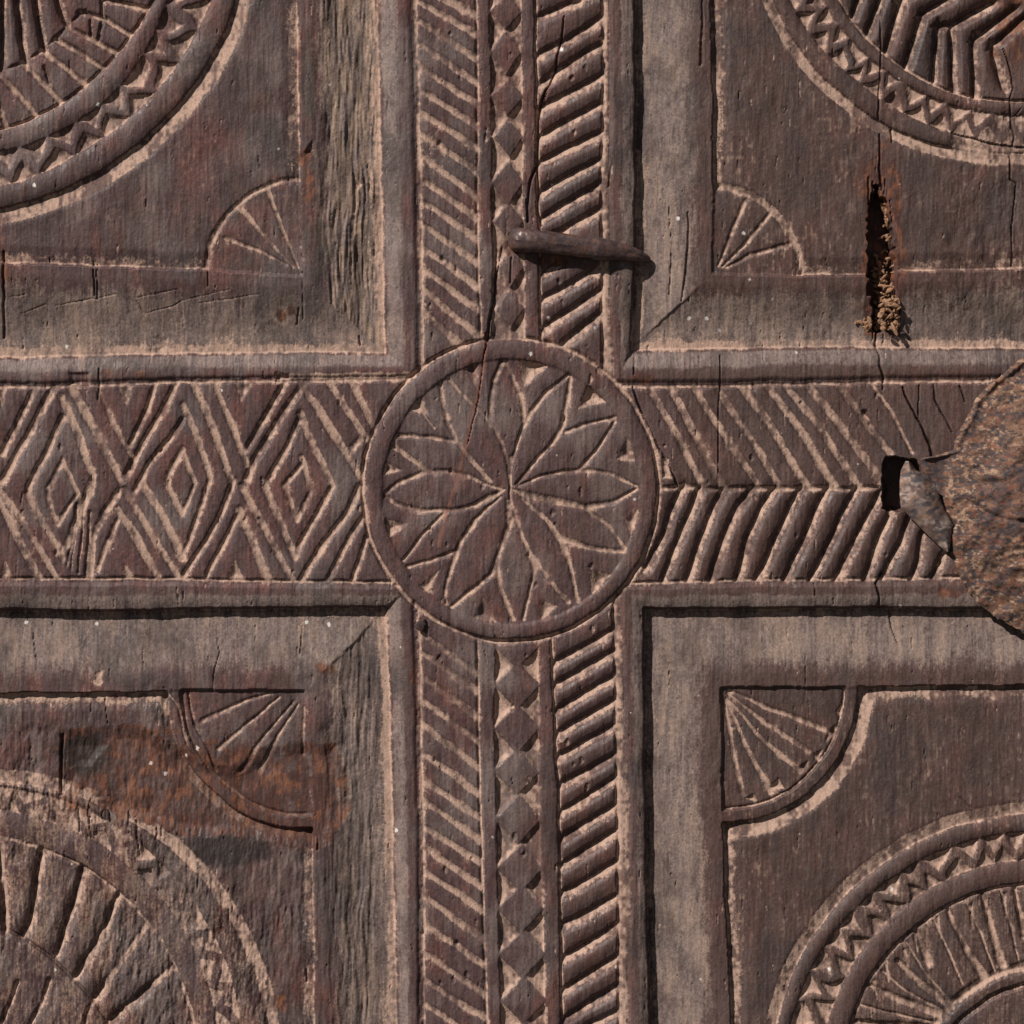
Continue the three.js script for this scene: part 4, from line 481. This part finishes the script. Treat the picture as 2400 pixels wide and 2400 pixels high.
{ // rusted iron boss over the right rail
  const boss = new THREE.Group(); boss.name = 'iron_boss'; const cen = [2556, 1176]; boss.position.copy(P(cen[0], cen[1], 0)); scene.add(boss);
  boss.userData = { label: 'rust-brown round iron plate with a torn curled edge over the chevron rail', category: 'iron plate' };
  const edge = [[2400, 838], [2368, 858], [2337, 886], [2310, 908], [2286, 934], [2262, 985], [2244, 1022], [2230, 1054], [2204, 1064], [2158, 1077], [2160, 1102], [2190, 1134], [2206, 1165], [2216, 1196], [2238, 1228], [2228, 1262], [2226, 1290], [2234, 1318], [2250, 1349], [2275, 1396], [2312, 1432], [2352, 1456], [2400, 1484]];
  const ang = ([x, y]) => { const a = Math.atan2(y - cen[1], x - cen[0]); return a < 0 ? a + 2 * Math.PI : a; };
  const ea = edge.map(p => [ang(p), Math.hypot(p[0] - cen[0], p[1] - cen[1])]).sort((a, b) => a[0] - b[0]);
  const rad = a => { if (a <= ea[0][0] || a >= ea[ea.length - 1][0]) return 345; let n = 0; while (ea[n + 1][0] < a) n++; const t = (a - ea[n][0]) / (ea[n + 1][0] - ea[n][0]); return ea[n][1] + (ea[n + 1][1] - ea[n][1]) * t; };
  const rows = [], nA = 560, lip = (a, r) => 0;
  const topZ = (x, y, t, R0) => { const d = Math.min(1, Math.hypot(x - cen[0], y - cen[1]) / 350), e = (1 - t) * R0; let z = 8 + 62 * (1 - d * d); z += (fbm(x / 55, y / 45, 320) - 0.5) * 22 + (fbm(x / 24, y / 16, 321) - 0.5) * 5 + (vn(x / 7, y / 7, 324) - 0.5) * 1; const w = Math.abs((y - 1165) - (x - 2250) * 0.42 - 12 * Math.sin(x / 40)); z -= 7 * Math.exp(-w * w / 40) * sm(2240, 2290, x); z += 5 * Math.exp(-Math.pow((e - 9) / 8, 2)) * (y < 1075 ? 1.4 : 0.4); return z; };
  for (let q = 0; q <= 130; q++) { const t = 1 - Math.pow(1 - q / 130, 1.5), row = []; for (let b = 0; b <= nA; b++) { const a = b / nA * Math.PI * 2, R0 = rad(a) + (vn(b * 0.35, 3, 326) - 0.5) * 6 + (vn(b * 0.9, 7, 327) - 0.5) * 4, x = cen[0] + Math.cos(a) * R0 * t, y = cen[1] + Math.sin(a) * R0 * t; row.push([x, y, topZ(x, y, t, R0)]); } rows.push(row); }
  const last = rows[rows.length - 1]; rows.push(last.map(([x, y, z]) => [x + (cen[0] - x) * 0.006, y + (cen[1] - y) * 0.006, z - 5]), last.map(([x, y, z]) => [x + (cen[0] - x) * 0.05, y + (cen[1] - y) * 0.05, z - 7]), last.map(([x, y]) => [x + (cen[0] - x) * 0.12, y + (cen[1] - y) * 0.12, 2]));
  for (const r of rows) r.reverse();
  const g = shell(rows); const c = boss.position; g.translate(-c.x, -c.y, -c.z); mesh(g, rustIron, 'plate', boss);
  // the torn flap curling up beside it
  const Lp = [[2121, 1081], [2110, 1103], [2107, 1130], [2107, 1160], [2110, 1190], [2132, 1212], [2157, 1238], [2188, 1268], [2214, 1292]], Rp = [[2132, 1082], [2150, 1104], [2180, 1121], [2196, 1140], [2206, 1164], [2214, 1192], [2228, 1216], [2237, 1232], [2226, 1294]];
  const at = (l, t) => { const f = t * (l.length - 1), n = Math.min(l.length - 2, Math.floor(f)), u = f - n; return [l[n][0] + (l[n + 1][0] - l[n][0]) * u, l[n][1] + (l[n + 1][1] - l[n][1]) * u]; };
  const fr = []; for (let a = 0; a <= 60; a++) { const t = a / 60, A = at(Lp, t), Bq = at(Rp, t), row = []; const zz = (u) => 2 + 34 * Math.sin(Math.PI * (0.12 + 0.84 * u)) * (0.75 + 0.4 * Math.sin(Math.PI * t)) - 6 * t * u; for (let b = 0; b <= 24; b++) { const u = b / 24, x = A[0] + (Bq[0] - A[0]) * u, y = A[1] + (Bq[1] - A[1]) * u; row.push([x, y, zz(u) + (fbm(x / 14, y / 14, 331) - 0.5) * 4]); } for (let b = 24; b >= 0; b--) { const u = b / 24, x = A[0] + (Bq[0] - A[0]) * u + 0.6, y = A[1] + (Bq[1] - A[1]) * u + 0.6; row.push([x, y, zz(u) - 6]); } row.push(row[0]); fr.push(row); }
  const fg = shell(fr); fg.translate(-c.x, -c.y, -c.z); const fl = mesh(fg, flapIron, 'curled_flap', boss); fl.userData.label = 'torn flap of the plate curled up';
}
{ // crumbled rot lying in the slot
  const gs = []; const put = (x, y, z, r, el = 1) => { const g = new THREE.IcosahedronGeometry(r * S, 1), p = g.attributes.position, m = rnd() * 99; for (let n = 0; n < p.count; n++) { const f = 0.7 + 0.7 * vn(p.getX(n) / S / r * 1.4 + m, p.getY(n) / S / r * 1.4 + p.getZ(n) / S / r * 2.1, 341); p.setXYZ(n, p.getX(n) * f, p.getY(n) * f, p.getZ(n) * f); } g.scale(el, 1 / Math.sqrt(el), 0.8); g.computeVertexNormals(); g.rotateY((rnd() - 0.5) * 1.6); g.rotateZ(rnd() * 6); const c = P(x, y, z); g.translate(c.x, c.y, c.z); gs.push(g); };
  for (let n = 0; n < 150; n++) { const t = rnd(), y = 540 + 230 * Math.sqrt(t), x = 2054 + 50 * rnd(), d = sm(540, 740, y) * sm(2046, 2085, x); put(x, y, -58 + 56 * d * (0.3 + 0.7 * rnd()), 2 + 7 * rnd() * rnd(), 0.5 + 2 * rnd()); }
  for (let n = 0; n < 80; n++) put(2066 + 44 * rnd(), 700 + 72 * rnd(), -26 + 26 * rnd(), 2 + 7 * rnd() * rnd(), 0.5 + 2.2 * rnd());
  for (let n = 0; n < 30; n++) { const x = 2042 - 36 * rnd() * rnd(), y = 748 + 22 * rnd(); put(x, y, surf(x, y) + 1, 1.5 + 4 * rnd(), 1 + rnd()); }
  for (let n = 0; n < 24; n++) { const y = 470 + 90 * rnd(); put(2074 + 18 * rnd(), y, -46 + 22 * rnd(), 2 + 5 * rnd(), 1 + 2 * rnd()); }
  const crumb = new THREE.MeshStandardMaterial({ ...ironTex(128, 401, [[0.24, 0.12, 0.062], [0.33, 0.19, 0.11], [0.42, 0.28, 0.18], [0.14, 0.07, 0.04], [0.3, 0.13, 0.06]], 2), bumpScale: 0.0003, roughness: 0.95 });
  const g = mergeGeometries(gs), o = mesh(g, crumb, 'wood_debris', scene), c = P(2075, 770, -50); g.translate(-c.x, -c.y, -c.z); o.position.copy(c);
  o.userData = { kind: 'stuff', label: 'crumbled brown rotten wood heaped in the vertical slot of the panel', category: 'debris' };
}
console.log('grid', N, 'pieces', pieces.length);
renderer.render(scene, camera);
